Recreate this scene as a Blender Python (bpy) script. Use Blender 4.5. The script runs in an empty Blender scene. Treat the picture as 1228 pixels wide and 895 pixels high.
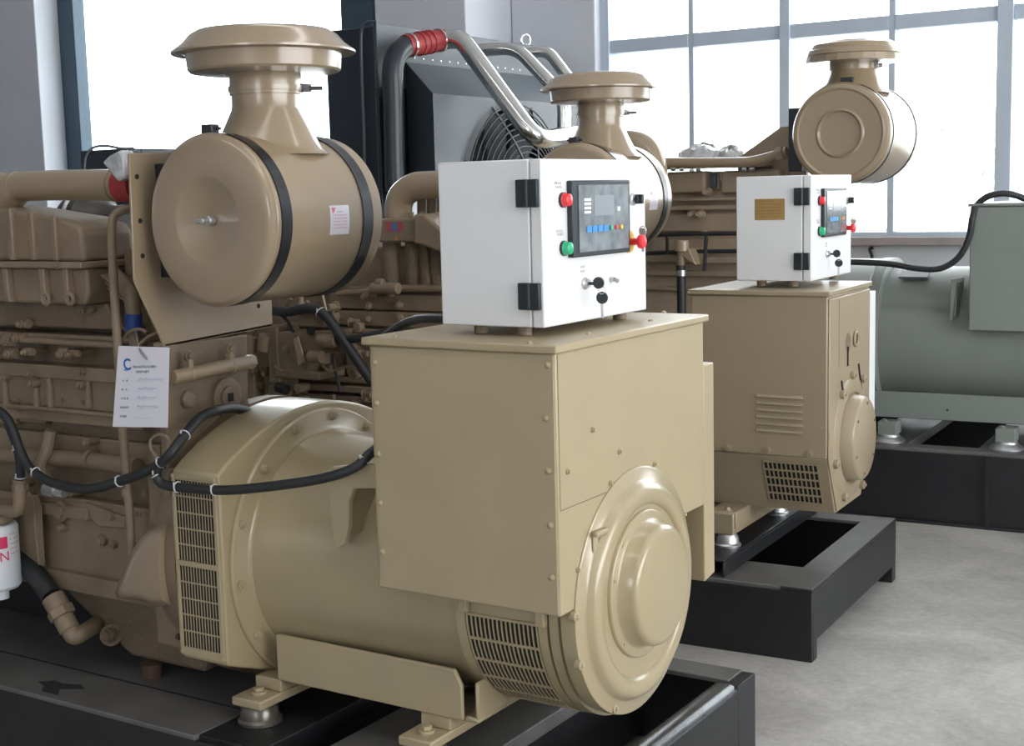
import bpy, bmesh, math, random
from mathutils import Vector, Matrix, noise
random.seed(7)
scene = bpy.context.scene
COL = scene.collection
PI = math.pi

# ------------------------------------------------------------------ camera
CAM_H = 1.82
F_PX = 1658.32
PX, PY = 614.0, 447.5
RM = Matrix(((0.84341566, -0.04855932, 0.53506263),
             (0.53668968, 0.12208935, -0.83490022),
             (-0.02478326, 0.99133051, 0.12903335)))
cam_d = bpy.data.cameras.new('camera'); cam = bpy.data.objects.new('camera', cam_d); COL.objects.link(cam)
cam_d.sensor_width = 36.0; cam_d.sensor_fit = 'HORIZONTAL'; cam_d.lens = 36.0*F_PX/1228.0
cam_d.clip_start = 0.05; cam_d.clip_end = 300
M4 = RM.to_4x4(); M4.translation = Vector((0, 0, CAM_H)); cam.matrix_world = M4
scene.camera = cam

# ------------------------------------------------------------------ world, light, exposure
w = bpy.data.worlds.new('overcast_sky'); scene.world = w; w.use_nodes = True
bg = w.node_tree.nodes['Background']; bg.inputs[0].default_value = (0.96, 0.98, 1.0, 1); bg.inputs[1].default_value = 6.0

def area_light(name, loc, rot, sx, sy, power, col=(1.0, 0.975, 0.94)):
    l = bpy.data.lights.new(name, 'AREA'); l.shape = 'RECTANGLE'; l.size = sx; l.size_y = sy; l.energy = power; l.color = col
    o = bpy.data.objects.new(name, l); COL.objects.link(o); o.location = loc; o.rotation_euler = rot
    return o
# daylight entering through the windows of the hall
area_light('daylight_right_windows', (6.8, 3.0, 2.9), (0, math.radians(90), 0), 3.2, 9.0, 190)
area_light('daylight_front_windows', (-4.0, -4.8, 3.3), (math.radians(90), 0, 0), 12.0, 2.2, 38)
area_light('daylight_back_windows', (-2.6, 9.55, 3.1), (math.radians(-90), 0, 0), 5.4, 3.0, 60)
area_light('daylight_back_left_window', (-9.6, 9.55, 2.8), (math.radians(-90), 0, 0), 3.4, 3.6, 40)
for i_, (x_, y_, e_) in enumerate(((-1.0, 1.2, 40), (-1.0, 4.6, 34))): area_light('overhead_tube_light', (x_, y_, 4.95), (0, 0, 0), 7.0, 0.35, e_)
scene.view_settings.view_transform = 'Standard'; scene.view_settings.look = 'None'
scene.view_settings.exposure = 0.0; scene.view_settings.gamma = 1.0
scene.view_settings.use_curve_mapping = False

# ------------------------------------------------------------------ frames
def frame(piv, yaw, src, dz=0.0):
    """gen-local coordinates -> world: src point goes to piv, turned by yaw degrees"""
    return Matrix.Translation((piv[0], piv[1], dz)) @ Matrix.Rotation(math.radians(yaw), 4, 'Z') @ Matrix.Translation((-src[0], -src[1], 0))
T1 = Matrix.Identity(4)
T2 = frame((-1.849, 5.171), 3, (-1.849, 5.171))            # second set
T2B = frame((-1.959, 5.281), 3, (-1.788, 2.9455), -0.0405)  # second cabinet drawn like the first
T2A = frame((-1.838, 5.175), 3, (-1.684, 2.819), 0.018)      # second air cleaner and engine
T3 = frame((-2.241, 7.318), 3, (-2.241, 7.318))
CPOS = Vector((0, 0, CAM_H))
def at(x, y, ax, val, T=T1):
    """the point on the plane ax=val (of frame T) that stands behind reference point x, y"""
    inv = T.inverted()
    o = inv @ CPOS; r = inv.to_3x3() @ (RM @ Vector((x-PX, -(y-PY), -F_PX)))
    i = 'xyz'.index(ax); t = (val-o[i])/r[i]
    return o + t*r

# ------------------------------------------------------------------ materials
def mat(name, col, rough=0.5, metal=0.0, coat=0.0, var=0.06, nscale=6.0, bump=0.0, bscale=60.0, spec=0.5, trans=0.0, dirt=None):
    m = bpy.data.materials.new(name); m.use_nodes = True; nt = m.node_tree; b = nt.nodes['Principled BSDF']
    b.inputs['Roughness'].default_value = rough; b.inputs['Metallic'].default_value = metal
    b.inputs['Coat Weight'].default_value = coat; b.inputs['Coat Roughness'].default_value = 0.15
    b.inputs['Specular IOR Level'].default_value = spec
    tc = nt.nodes.new('ShaderNodeTexCoord')
    n = nt.nodes.new('ShaderNodeTexNoise'); n.inputs['Scale'].default_value = nscale; n.inputs['Detail'].default_value = 4
    nt.links.new(tc.outputs['Object'], n.inputs['Vector'])
    r = nt.nodes.new('ShaderNodeValToRGB'); e = r.color_ramp.elements
    e[0].position = 0.3; e[1].position = 0.7
    e[0].color = tuple(c*(1-var) for c in col)+(1,); e[1].color = tuple(min(1, c*(1+var)) for c in col)+(1,)
    nt.links.new(n.outputs['Fac'], r.inputs['Fac'])
    out = r.outputs['Color']
    if dirt:
        n2 = nt.nodes.new('ShaderNodeTexNoise'); n2.inputs['Scale'].default_value = dirt[1]; n2.inputs['Detail'].default_value = 6
        nt.links.new(tc.outputs['Object'], n2.inputs['Vector'])
        r2 = nt.nodes.new('ShaderNodeValToRGB'); r2.color_ramp.elements[0].position = dirt[2]; r2.color_ramp.elements[1].position = dirt[2]+0.12
        r2.color_ramp.elements[0].color = (0, 0, 0, 1); r2.color_ramp.elements[1].color = (dirt[3],)*3+(1,)
        nt.links.new(n2.outputs['Fac'], r2.inputs['Fac'])
        mx = nt.nodes.new('ShaderNodeMix'); mx.data_type = 'RGBA'
        nt.links.new(r2.outputs['Color'], mx.inputs[0]); nt.links.new(out, mx.inputs[6]); mx.inputs[7].default_value = tuple(dirt[0])+(1,)
        out = mx.outputs[2]
    nt.links.new(out, b.inputs['Base Color'])
    if bump:
        n3 = nt.nodes.new('ShaderNodeTexNoise'); n3.inputs['Scale'].default_value = bscale; n3.inputs['Detail'].default_value = 5
        nt.links.new(tc.outputs['Object'], n3.inputs['Vector'])
        bp = nt.nodes.new('ShaderNodeBump'); bp.inputs['Strength'].default_value = bump; bp.inputs['Distance'].default_value = 0.01
        nt.links.new(n3.outputs['Fac'], bp.inputs['Height']); nt.links.new(bp.outputs['Normal'], b.inputs['Normal'])
    return m
TAN = mat('tan_gloss_paint', (0.37, 0.305, 0.182), 0.30, coat=0.6, var=0.03)
TAN2 = mat('tan_satin_paint', (0.382, 0.316, 0.196), 0.42, coat=0.2, var=0.03)
AIRT = mat('brown_tan_gloss_paint', (0.30, 0.23, 0.148), 0.28, coat=0.85, var=0.04)
ENG = mat('engine_brown_paint', (0.205, 0.154, 0.100), 0.5, coat=0.08, var=0.12, nscale=9, bump=0.25, bscale=40, dirt=((0.16, 0.10, 0.06), 5, 0.6, 0.4))
ENG3 = mat('hazed_engine_paint', (0.30, 0.235, 0.165), 0.5, var=0.1, nscale=9, bump=0.2, bscale=40)  # same engine paint, lightened so the haze sits in the colour
CAST = mat('rough_cast_engine_paint', (0.165, 0.123, 0.08), 0.6, var=0.14, nscale=14, bump=0.5, bscale=70)
GREEN = mat('grey_green_paint', (0.20, 0.225, 0.205), 0.5, coat=0.1, var=0.03)
BLACK = mat('black_base_paint', (0.013, 0.014, 0.016), 0.42, var=0.15, bump=0.1)
BLACKT = mat('greyer_black_top', (0.105, 0.102, 0.098), 0.5, var=0.2, dirt=((0.012, 0.012, 0.012), 2.3, 0.66, 0.8))  # greyer than the frame sides, with random dark blotches
WHITE = mat('white_powder_coat', (0.73, 0.745, 0.76), 0.45, var=0.01, bump=0.05, bscale=300)
RUB = mat('black_rubber', (0.016, 0.018, 0.02), 0.5, var=0.1)
STRAP = mat('black_steel_strap', (0.012, 0.014, 0.018), 0.3, var=0.1, coat=0.3)
PLAST = mat('black_plastic', (0.012, 0.02, 0.025), 0.4, var=0.05)
STEEL = mat('polished_steel_tube', (0.76, 0.76, 0.74), 0.16, metal=1.0, var=0.05)
ZINC = mat('zinc_plated', (0.55, 0.56, 0.58), 0.35, metal=0.9, var=0.1)
DARK = mat('dark_void', (0.012, 0.012, 0.011), 0.9, var=0.1)
DCLOTH = mat('dark_slate_paint', (0.014, 0.022, 0.030), 0.38, var=0.08, coat=0.1)
SHR = mat('blue_grey_shroud_paint', (0.05, 0.063, 0.076), 0.42, var=0.05)
RED = mat('red_silicone', (0.33, 0.028, 0.032), 0.45, var=0.1)
REDB = mat('red_button', (0.75, 0.03, 0.04), 0.3, var=0.03)
GRNB = mat('green_button', (0.02, 0.42, 0.20), 0.3, var=0.03)
YEL = mat('yellow_plastic', (0.75, 0.50, 0.05), 0.4, var=0.03)
BLUEB = mat('blue_keys', (0.05, 0.27, 0.62), 0.4, var=0.03)
PAPER = mat('white_paper', (0.72, 0.72, 0.78), 0.7, var=0.02)
INK = mat('grey_ink', (0.25, 0.26, 0.30), 0.7, var=0.05)
MOUNT = mat('dark_mount_steel', (0.16, 0.15, 0.125), 0.3, metal=0.6, var=0.3, nscale=20)
TAN3 = mat('brownish_tan_paint', (0.315, 0.255, 0.168), 0.42, coat=0.2, var=0.03)
PRINT = mat('pale_grey_print', (0.42, 0.42, 0.46), 0.7)
PINK = mat('red_ink', (0.65, 0.22, 0.26), 0.7, var=0.05)
BLUEI = mat('blue_ink', (0.02, 0.13, 0.50), 0.6, var=0.03)
FOIL = mat('silver_label_foil', (0.72, 0.70, 0.76), 0.3, metal=0.3, var=0.04)
BRASS = mat('brass_plate', (0.42, 0.27, 0.10), 0.4, metal=0.4, var=0.08)
SCR = mat('glare_grey_screen_film', (0.17, 0.20, 0.215), 0.15, coat=0.8, var=0.35, nscale=25)  # film glare is put into this grey colour
LCD = mat('grey_display', (0.25, 0.28, 0.31), 0.2, coat=0.6, var=0.05)  # display grey raised for the same painted glare
WRAP = mat('clear_plastic_wrap', (0.55, 0.56, 0.57), 0.18, metal=0.2, coat=0.8, var=0.3, nscale=18, bump=0.9, bscale=25)
BLUEF = mat('blue_tape', (0.02, 0.06, 0.25), 0.4, var=0.1)
FILT = mat('white_filter_can', (0.62, 0.66, 0.70), 0.3, var=0.03)
RUST = mat('rusty_plug', (0.085, 0.045, 0.03), 0.8, var=0.3)
WALL = mat('painted_plaster_wall', (0.58, 0.60, 0.65), 0.85, var=0.025, nscale=2.5, bump=0.08, bscale=25)
CEIL = mat('ceiling_plaster', (0.6, 0.6, 0.62), 0.9, var=0.03)
WFRA = mat('haze_paled_aluminium', (0.48, 0.55, 0.64), 0.4, metal=0.1, var=0.03)  # frame blue lightened, window haze put into the colour
DFRA = mat('dark_blue_frame', (0.05, 0.09, 0.13), 0.4, var=0.05)
LEDGE = mat('grey_stone_ledge', (0.33, 0.29, 0.29), 0.7, var=0.08, nscale=10)
LEAF = mat('pale_hazy_leaves', (0.62, 0.68, 0.62), 0.8, var=0.2)  # leaf colour whitened to look overexposed by daylight
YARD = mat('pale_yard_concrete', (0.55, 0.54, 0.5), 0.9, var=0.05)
ADH = mat('clear_cable_tie', (0.6, 0.62, 0.63), 0.3, var=0.02)

def floor_material():
    m = bpy.data.materials.new('worn_concrete_floor'); m.use_nodes = True; nt = m.node_tree; b = nt.nodes['Principled BSDF']
    tc = nt.nodes.new('ShaderNodeTexCoord')
    def nz(sc, det=6, rough=0.6, dist=0.0):
        n = nt.nodes.new('ShaderNodeTexNoise'); n.inputs['Scale'].default_value = sc; n.inputs['Detail'].default_value = det
        n.inputs['Roughness'].default_value = rough; n.inputs['Distortion'].default_value = dist
        nt.links.new(tc.outputs['Object'], n.inputs['Vector']); return n
    def ramp(src, p0, c0, p1, c1):
        r = nt.nodes.new('ShaderNodeValToRGB'); e = r.color_ramp.elements; e[0].position = p0; e[1].position = p1
        e[0].color = c0+(1,); e[1].color = c1+(1,); nt.links.new(src.outputs['Fac'], r.inputs['Fac']); return r
    a = ramp(nz(1.6, 8, 0.65, 0.6), 0.38, (0.37, 0.358, 0.335), 0.62, (0.53, 0.518, 0.49))
    g = ramp(nz(26, 8, 0.8), 0.38, (0.76, 0.76, 0.75), 0.65, (1, 1, 1))
    s = ramp(nz(3.2, 10, 0.8, 1.6), 0.56, (1, 1, 1), 0.70, (0.74, 0.72, 0.69))
    m1 = nt.nodes.new('ShaderNodeMix'); m1.data_type = 'RGBA'; m1.blend_type = 'MULTIPLY'; m1.inputs[0].default_value = 1
    nt.links.new(a.outputs[0], m1.inputs[6]); nt.links.new(g.outputs[0], m1.inputs[7])
    m2 = nt.nodes.new('ShaderNodeMix'); m2.data_type = 'RGBA'; m2.blend_type = 'MULTIPLY'; m2.inputs[0].default_value = 1
    nt.links.new(m1.outputs[2], m2.inputs[6]); nt.links.new(s.outputs[0], m2.inputs[7])
    nt.links.new(m2.outputs[2], b.inputs['Base Color'])
    b.inputs['Roughness'].default_value = 0.55
    bp = nt.nodes.new('ShaderNodeBump'); bp.inputs['Strength'].default_value = 0.15; bp.inputs['Distance'].default_value = 0.01
    nt.links.new(nz(40).outputs['Fac'], bp.inputs['Height']); nt.links.new(bp.outputs['Normal'], b.inputs['Normal'])
    return m
FLOOR = floor_material()
def glass_material():
    m = bpy.data.materials.new('window_glass'); m.use_nodes = True; nt = m.node_tree
    for n in list(nt.nodes): nt.nodes.remove(n)
    o = nt.nodes.new('ShaderNodeOutputMaterial'); t = nt.nodes.new('ShaderNodeBsdfTransparent'); t.inputs[0].default_value = (0.94, 0.97, 0.98, 1)
    g = nt.nodes.new('ShaderNodeBsdfGlossy'); g.inputs['Roughness'].default_value = 0.03
    mx = nt.nodes.new('ShaderNodeMixShader'); mx.inputs[0].default_value = 0.05; nt.links.new(t.outputs[0], mx.inputs[1]); nt.links.new(g.outputs[0], mx.inputs[2])
    nt.links.new(mx.outputs[0], o.inputs[0]); return m
GLASS = glass_material()

# ------------------------------------------------------------------ mesh builder
class MB:
    def __init__(s): s.v = []; s.f = []
    def add(s, vs, fs):
        b = len(s.v); s.v += [tuple(v) for v in vs]; s.f += [tuple(b+i for i in f) for f in fs]; return s
    def box(s, x0, x1, y0, y1, z0, z1):
        x0, x1 = sorted((x0, x1)); y0, y1 = sorted((y0, y1)); z0, z1 = sorted((z0, z1))
        return s.add([(x0,y0,z0),(x1,y0,z0),(x1,y1,z0),(x0,y1,z0),(x0,y0,z1),(x1,y0,z1),(x1,y1,z1),(x0,y1,z1)],
                     [(0,3,2,1),(4,5,6,7),(0,1,5,4),(1,2,6,5),(2,3,7,6),(3,0,4,7)])
    def prism(s, poly, ax, a, b):
        """poly is 2D in the two other axes (in xyz order)"""
        n = len(poly); vs = []
        for t in (a, b):
            for p in poly:
                q = list(p); q.insert('xyz'.index(ax), t); vs.append(q)
        fs = [tuple(range(n))[::-1], tuple(range(n, 2*n))]+[(i, (i+1) % n, n+(i+1) % n, n+i) for i in range(n)]
        return s.add(vs, fs)
    def lathe(s, prof, c, ax='z', seg=48, a0=0.0, a1=2*PI, cap=True):
        """prof: list of (t along axis, radius); c centre"""
        full = abs(a1-a0-2*PI) < 1e-6; m = seg if full else seg+1
        i = 'xyz'.index(ax); u = (i+1) % 3; w_ = (i+2) % 3; vs = []
        for (t, r) in prof:
            for k in range(m):
                an = a0+(a1-a0)*k/seg; q = [0, 0, 0]; q[i] = c[i]+t; q[u] = c[u]+r*math.cos(an); q[w_] = c[w_]+r*math.sin(an); vs.append(q)
        fs = []
        for j in range(len(prof)-1):
            for k in range(seg):
                k2 = (k+1) % m if full else k+1
                fs.append((j*m+k, j*m+k2, (j+1)*m+k2, (j+1)*m+k))
        if cap and full:
            if prof[0][1] > 1e-6: fs.append(tuple(range(m))[::-1])
            if prof[-1][1] > 1e-6: fs.append(tuple((len(prof)-1)*m+k for k in range(m)))
        return s.add(vs, fs)
    def cyl(s, p0, p1, r, seg=16, r2=None):
        p0 = Vector(p0); p1 = Vector(p1); d = (p1-p0).normalized(); a = d.orthogonal().normalized(); b = d.cross(a); r2 = r if r2 is None else r2
        vs = [p0+r*(a*math.cos(2*PI*k/seg)+b*math.sin(2*PI*k/seg)) for k in range(seg)]+[p1+r2*(a*math.cos(2*PI*k/seg)+b*math.sin(2*PI*k/seg)) for k in range(seg)]
        return s.add(vs, [tuple(range(seg))[::-1], tuple(range(seg, 2*seg))]+[(k, (k+1) % seg, seg+(k+1) % seg, seg+k) for k in range(seg)])
    def tube(s, pts, r, seg=12, smooth=6, rad=None):
        P = [Vector(p) for p in pts]
        if smooth and len(P) > 2:
            Q = []; E_ = [2*P[0]-P[1]]+P+[2*P[-1]-P[-2]]
            for i in range(1, len(E_)-2):
                for k in range(smooth):
                    t = k/smooth; a, b, c, d = E_[i-1:i+3]
                    Q.append(0.5*((2*b)+(c-a)*t+(2*a-5*b+4*c-d)*t*t+(3*b-a-3*c+d)*t**3))
            P = Q+[P[-1]]
        vs = []; n = None; m = len(P)
        for i, p in enumerate(P):
            d = (P[min(i+1, m-1)]-P[max(i-1, 0)]).normalized()
            if n is None: n = d.orthogonal().normalized()
            n = (n-d*n.dot(d)).normalized(); b = d.cross(n); rr = rad(i/(m-1)) if rad else r
            vs += [p+rr*(n*math.cos(2*PI*k/seg)+b*math.sin(2*PI*k/seg)) for k in range(seg)]
        fs = [tuple(range(seg))[::-1], tuple((m-1)*seg+k for k in range(seg))]
        for i in range(m-1):
            for k in range(seg): fs.append((i*seg+k, i*seg+(k+1) % seg, (i+1)*seg+(k+1) % seg, (i+1)*seg+k))
        return s.add(vs, fs)
    def torus(s, c, nrm, R, r, seg=32, sseg=8):
        c = Vector(c); nrm = Vector(nrm).normalized(); a = nrm.orthogonal().normalized(); b = nrm.cross(a); vs = []
        for i in range(seg):
            e = a*math.cos(2*PI*i/seg)+b*math.sin(2*PI*i/seg)
            for k in range(sseg): vs.append(c+e*(R+r*math.cos(2*PI*k/sseg))+nrm*r*math.sin(2*PI*k/sseg))
        return s.add(vs, [(i*sseg+k, i*sseg+(k+1) % sseg, ((i+1) % seg)*sseg+(k+1) % sseg, ((i+1) % seg)*sseg+k) for i in range(seg) for k in range(sseg)])
    def hexbolt(s, c, ax, sgn, r=0.012, h=0.01):
        i = 'xyz'.index(ax); a = list(c); b = list(c); a[i] -= sgn*0.003; b[i] += sgn*h*0.35; s.cyl(a, b, r*1.35, 12)
        e = list(c); e[i] += sgn*h; return s.cyl(b, e, r, 6, r*0.93)
    def make(s, name, m, parent=None, origin=(0, 0, 0), bevel=0.0, seg=2, sharp=35):
        o = Vector(origin); me = bpy.data.meshes.new(name); me.from_pydata([tuple(Vector(v)-o) for v in s.v], [], s.f)
        bm = bmesh.new(); bm.from_mesh(me); bmesh.ops.recalc_face_normals(bm, faces=bm.faces)
        ca = math.radians(sharp)
        for f in bm.faces: f.smooth = True
        for e in bm.edges:
            if len(e.link_faces) == 2 and e.calc_face_angle(0) > ca: e.smooth = False
        bm.to_mesh(me); bm.free(); me.materials.append(m)
        ob = bpy.data.objects.new(name, me); COL.objects.link(ob)
        if parent: ob.parent = parent
        if bevel:
            b = ob.modifiers.new('bevel', 'BEVEL'); b.width = bevel; b.segments = seg; b.limit_method = 'ANGLE'; b.angle_limit = math.radians(40); b.harden_normals = False
        return ob

class Thing:
    def __init__(s, name, label, cat, base, T=T1, group=None):
        s.o = Vector(base); s.T = T
        s.e = bpy.data.objects.new(name, None); COL.objects.link(s.e); s.e.empty_display_size = 0.1
        s.e.matrix_world = T @ Matrix.Translation(s.o); s.e['label'] = label; s.e['category'] = cat
        if group: s.e['group'] = group
    def part(s, name, mb, m, bevel=0.0, label=None, kind=None, parent=None, seg=2, sharp=35):
        ob = mb.make(name, m, parent or s.e, s.o, bevel, seg, sharp)
        if label: ob['label'] = label
        if kind: ob['kind'] = kind
        return ob
def struct(name, mb, m, parent=None, bevel=0.0):
    o = mb.make(name, m, parent, (0, 0, 0), bevel)
    if not parent: o['kind'] = 'structure'
    return o
def single(name, mb, m, label, cat, T=T1, base=None, bevel=0.0, group=None):
    vs = mb.v; b = base or (sum(v[0] for v in vs)/len(vs), sum(v[1] for v in vs)/len(vs), min(v[2] for v in vs))
    o = mb.make(name, m, None, b, bevel); o.matrix_world = T @ Matrix.Translation(b); o['label'] = label; o['category'] = cat
    if group: o['group'] = group
    return o
def text_mesh(s, size, origin, ux, uy, ext=0.0004, bold=0.0):
    """flat lettering as geometry; ux, uy are the unit directions of writing and of up"""
    c = bpy.data.curves.new('t', 'FONT'); c.body = s; c.size = size; c.extrude = ext; c.offset = bold; c.align_x = 'CENTER'; c.align_y = 'CENTER'
    o = bpy.data.objects.new('t', c); me = bpy.data.meshes.new_from_object(o); ux = Vector(ux); uy = Vector(uy); n = ux.cross(uy); og = Vector(origin)
    mb = MB(); mb.add([og+ux*v.co.x+uy*v.co.y+n*v.co.z for v in me.vertices], [tuple(p.vertices) for p in me.polygons])
    bpy.data.objects.remove(o); bpy.data.meshes.remove(me); bpy.data.curves.remove(c); return mb
def patch(mb, og, ux, uy, x0, x1, y0, y1, h=0.0006):
    og = Vector(og); ux = Vector(ux); uy = Vector(uy); n = ux.cross(uy)
    vs = [og+ux*x+uy*y+n*z for z in (0, h) for (x, y) in ((x0, y0), (x1, y0), (x1, y1), (x0, y1))]
    return mb.add(vs, [(0,3,2,1),(4,5,6,7),(0,1,5,4),(1,2,6,5),(2,3,7,6),(3,0,4,7)])
def glyph_row(mb, og, ux, uy, x, y, n, ch, gap=0.25, rnd=random):
    """a row of small unreadable block characters, each of a few strokes"""
    for i in range(n):
        cx = x+i*ch*(1+gap)
        patch(mb, og, ux, uy, cx, cx+ch, y+ch*0.42, y+ch*0.58); patch(mb, og, ux, uy, cx+ch*0.4, cx+ch*0.58, y, y+ch)
        k = rnd.randint(0, 3)
        if k != 0: patch(mb, og, ux, uy, cx, cx+ch, y+ch*0.85, y+ch)
        if k != 1: patch(mb, og, ux, uy, cx, cx+ch*0.9, y, y+ch*0.14)
        if k == 2: patch(mb, og, ux, uy, cx, cx+ch*0.15, y, y+ch)

# ================================================================== SETTING
WY = 9.8
struct('floor', MB().box(-16, 8, -6, WY+0.02, -0.1, 0), FLOOR)
struct('ceiling', MB().box(-16, 8, -6, WY+0.3, 5.2, 5.35), CEIL)
W1L, W1R = at(72, 30, 'y', WY).x, at(450, 20, 'y', WY).x      # dark framed window
W2L, W2R = at(722, 50, 'y', WY).x, 1.2                        # long pale window
SILL = 1.385; TOP = 4.6; W1B = 1.25
wb = MB()
wb.box(-16, W1L, WY, WY+0.3, 0, 5.2); wb.box(W1L, W1R, WY, WY+0.3, 0, W1B); wb.box(W1L, W1R, WY, WY+0.3, TOP, 5.2)
wb.box(W1R, W2L, WY, WY+0.3, 0, 5.2); wb.box(W2L, W2R, WY, WY+0.3, 0, SILL); wb.box(W2L, W2R, WY, WY+0.3, TOP, 5.2); wb.box(W2R, 8, WY, WY+0.3, 0, 5.2)
struct('wall_back', wb, WALL)
c1 = at(0, 100, 'y', 9.4); c1r = at(40, 0, 'y', 9.46)
struct('trim_1', MB().box(-14.5, c1r.x, 9.46, WY-0.001, 0, 5.2), WALL, bevel=0.01)                 # left column
struct('trim_2', MB().box(at(450, 20, 'y', 9.0).x, at(558, 20, 'y', 9.0).x, 9.0, WY-0.001, 0, 5.2), WALL, bevel=0.01)   # projecting pier
struct('trim_3', MB().box(at(613, 20, 'y', 9.65).x, at(713, 20, 'y', 9.65).x, 9.65, WY-0.001, 0, 5.2), WALL, bevel=0.01)
struct('wall_left', MB().box(-16.3, -16, -6, WY+0.3, 0, 5.2), WALL)
wr = MB(); wr.box(7.2, 7.5, -6, WY+0.3, 0, 0.9); wr.box(7.2, 7.5, -6, WY+0.3, 4.6, 5.2); wr.box(7.2, 7.5, -6, -2, 0.9, 4.6); wr.box(7.2, 7.5, 8, WY+0.3, 0.9, 4.6)
struct('wall_right', wr, WALL)
wf = MB(); wf.box(-16, 7.2, -6.3, -6, 0, 2.0); wf.box(-16, 7.2, -6.3, -6, 4.4, 5.2)
for x0_, x1_ in ((-16, -1), (1.5, 7.2)): wf.box(x0_, x1_, -6.3, -6, 2.0, 4.4)
struct('wall_front', wf, WALL)
# window 1: dark blue frame around one big pane
win1 = bpy.data.objects.new('window_1', None); COL.objects.link(win1); win1['kind'] = 'structure'
lw = at(95, 150, 'y', WY).x-at(76, 150, 'y', WY).x; rx = at(416, 100, 'y', WY).x
f = MB(); f.box(W1L, W1L+lw+0.02, WY-0.05, WY+0.1, W1B, TOP); struct('frame_post', f, DFRA, win1, 0.006)
f = MB(); f.box(rx, W1R, WY-0.05, WY+0.1, W1B, TOP); struct('frame_post', f, DFRA, win1, 0.006)
struct('frame_rail', MB().box(W1L, W1R, WY-0.045, WY+0.1, W1B, W1B+0.12), DFRA, win1, 0.006)
struct('frame_rail', MB().box(W1L, W1R, WY-0.045, WY+0.1, TOP-0.12, TOP), DFRA, win1, 0.006)
struct('glass_pane', MB().box(W1L+lw+0.02, rx, WY+0.03, WY+0.036, W1B+0.12, TOP-0.12), GLASS, win1)
# window 2: aluminium frame in haze-paled colour, mullions, transom
win2 = bpy.data.objects.new('window_2', None); COL.objects.link(win2); win2['kind'] = 'structure'
xs = [at(p, 100, 'y', WY).x for p in (735, 827, 833, 938, 950, 1066, 1074, 1197, 1216)]
tz0, tz1 = 2.885, 2.985
SB = at(1090, 278, 'y', WY).z; SB0 = at(1090, 283, 'y', WY).z
uprights = [(W2L, xs[0]), (xs[1], xs[2]), (xs[3], xs[4]), (xs[5], xs[6]), (xs[7], xs[8])]
step = xs[5]-xs[3]; x = xs[7]+step*0.98; k = 0
while x < W2R-0.2:
    uprights.append((x, x+(0.045 if k % 2 == 0 else 0.085))); x += step; k += 1
uprights.append((W2R-0.08, W2R))
for i, (a, b) in enumerate(uprights):
    wide = (b-a) > 0.06
    struct('mullion', MB().box(a, b, WY-(0.06 if wide else 0.02), WY+0.08, SB0, TOP), WFRA, win2, 0.004)
for i in range(len(uprights)-1):
    a, b = uprights[i][1], uprights[i+1][0]
    struct('transom', MB().box(a, b, WY-0.03, WY+0.07, tz0, tz1), WFRA, win2, 0.004)
    struct('bottom_rail', MB().box(a, b, WY-0.03, WY+0.07, SB0-0.01, SB), WFRA, win2, 0.004)
    struct('glass_pane', MB().box(a, b, WY+0.02, WY+0.026, SB, tz0), GLASS, win2)
    struct('glass_pane', MB().box(a, b, WY+0.02, WY+0.026, tz1, TOP), GLASS, win2)
struct('ledge', MB().box(W2L, W2R, WY-0.09, WY+0.1, SILL, SB0-0.005), LEDGE, win2, 0.006)
# outside
struct('ground', MB().box(-60, 60, WY+0.35, 90, -0.6, -0.5), YARD)
def bush(cx, cy, cz, rx_, rz_, n, seed):
    r = random.Random(seed); mb = MB()
    for i in range(n):
        th = r.uniform(0, 2*PI); u = r.uniform(-1, 1); rr = r.uniform(0.75, 1.0)
        p = Vector((cx+rx_*rr*math.sqrt(1-u*u)*math.cos(th), cy+rx_*rr*math.sqrt(1-u*u)*math.sin(th), cz+rz_*rr*u))
        a = Vector((r.uniform(-1, 1), r.uniform(-1, 1), r.uniform(-1, 1))).normalized()*0.16; b = a.orthogonal().normalized()*0.1
        mb.add([p-a, p+b, p+a, p-b], [(0, 1, 2, 3)])
    return mb

# ================================================================== BASE FRAMES
def base_frame(T, label, x1, y0, y1, h, group=None, xs_cross=(), xl=-5.4, rolled=False):
    t = Thing('base_frame', label, 'base frame', (x1, (y0+y1)/2, 0), T, group)
    # long rails: C-channel with wide top flange
    for (a, b, inner) in ((y0, y0+0.22, 1), (y1-0.22, y1, -1)):
        m = MB(); yo = a if inner > 0 else b; m.box(xl, x1-0.05, yo, yo+inner*0.02, 0.0, h-0.015)
        m.box(xl, x1-0.05, yo, yo+inner*0.22, 0, 0.012)
        t.part('side_rail', m, BLACK, 0.004)
        m = MB(); m.box(xl, x1-0.05, yo, yo+inner*(0.14 if x1 > -1.85 and True else 0.22), h-0.014, h)
        t.part('rail_flange', m, BLACKT, 0.003)
    return t
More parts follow.
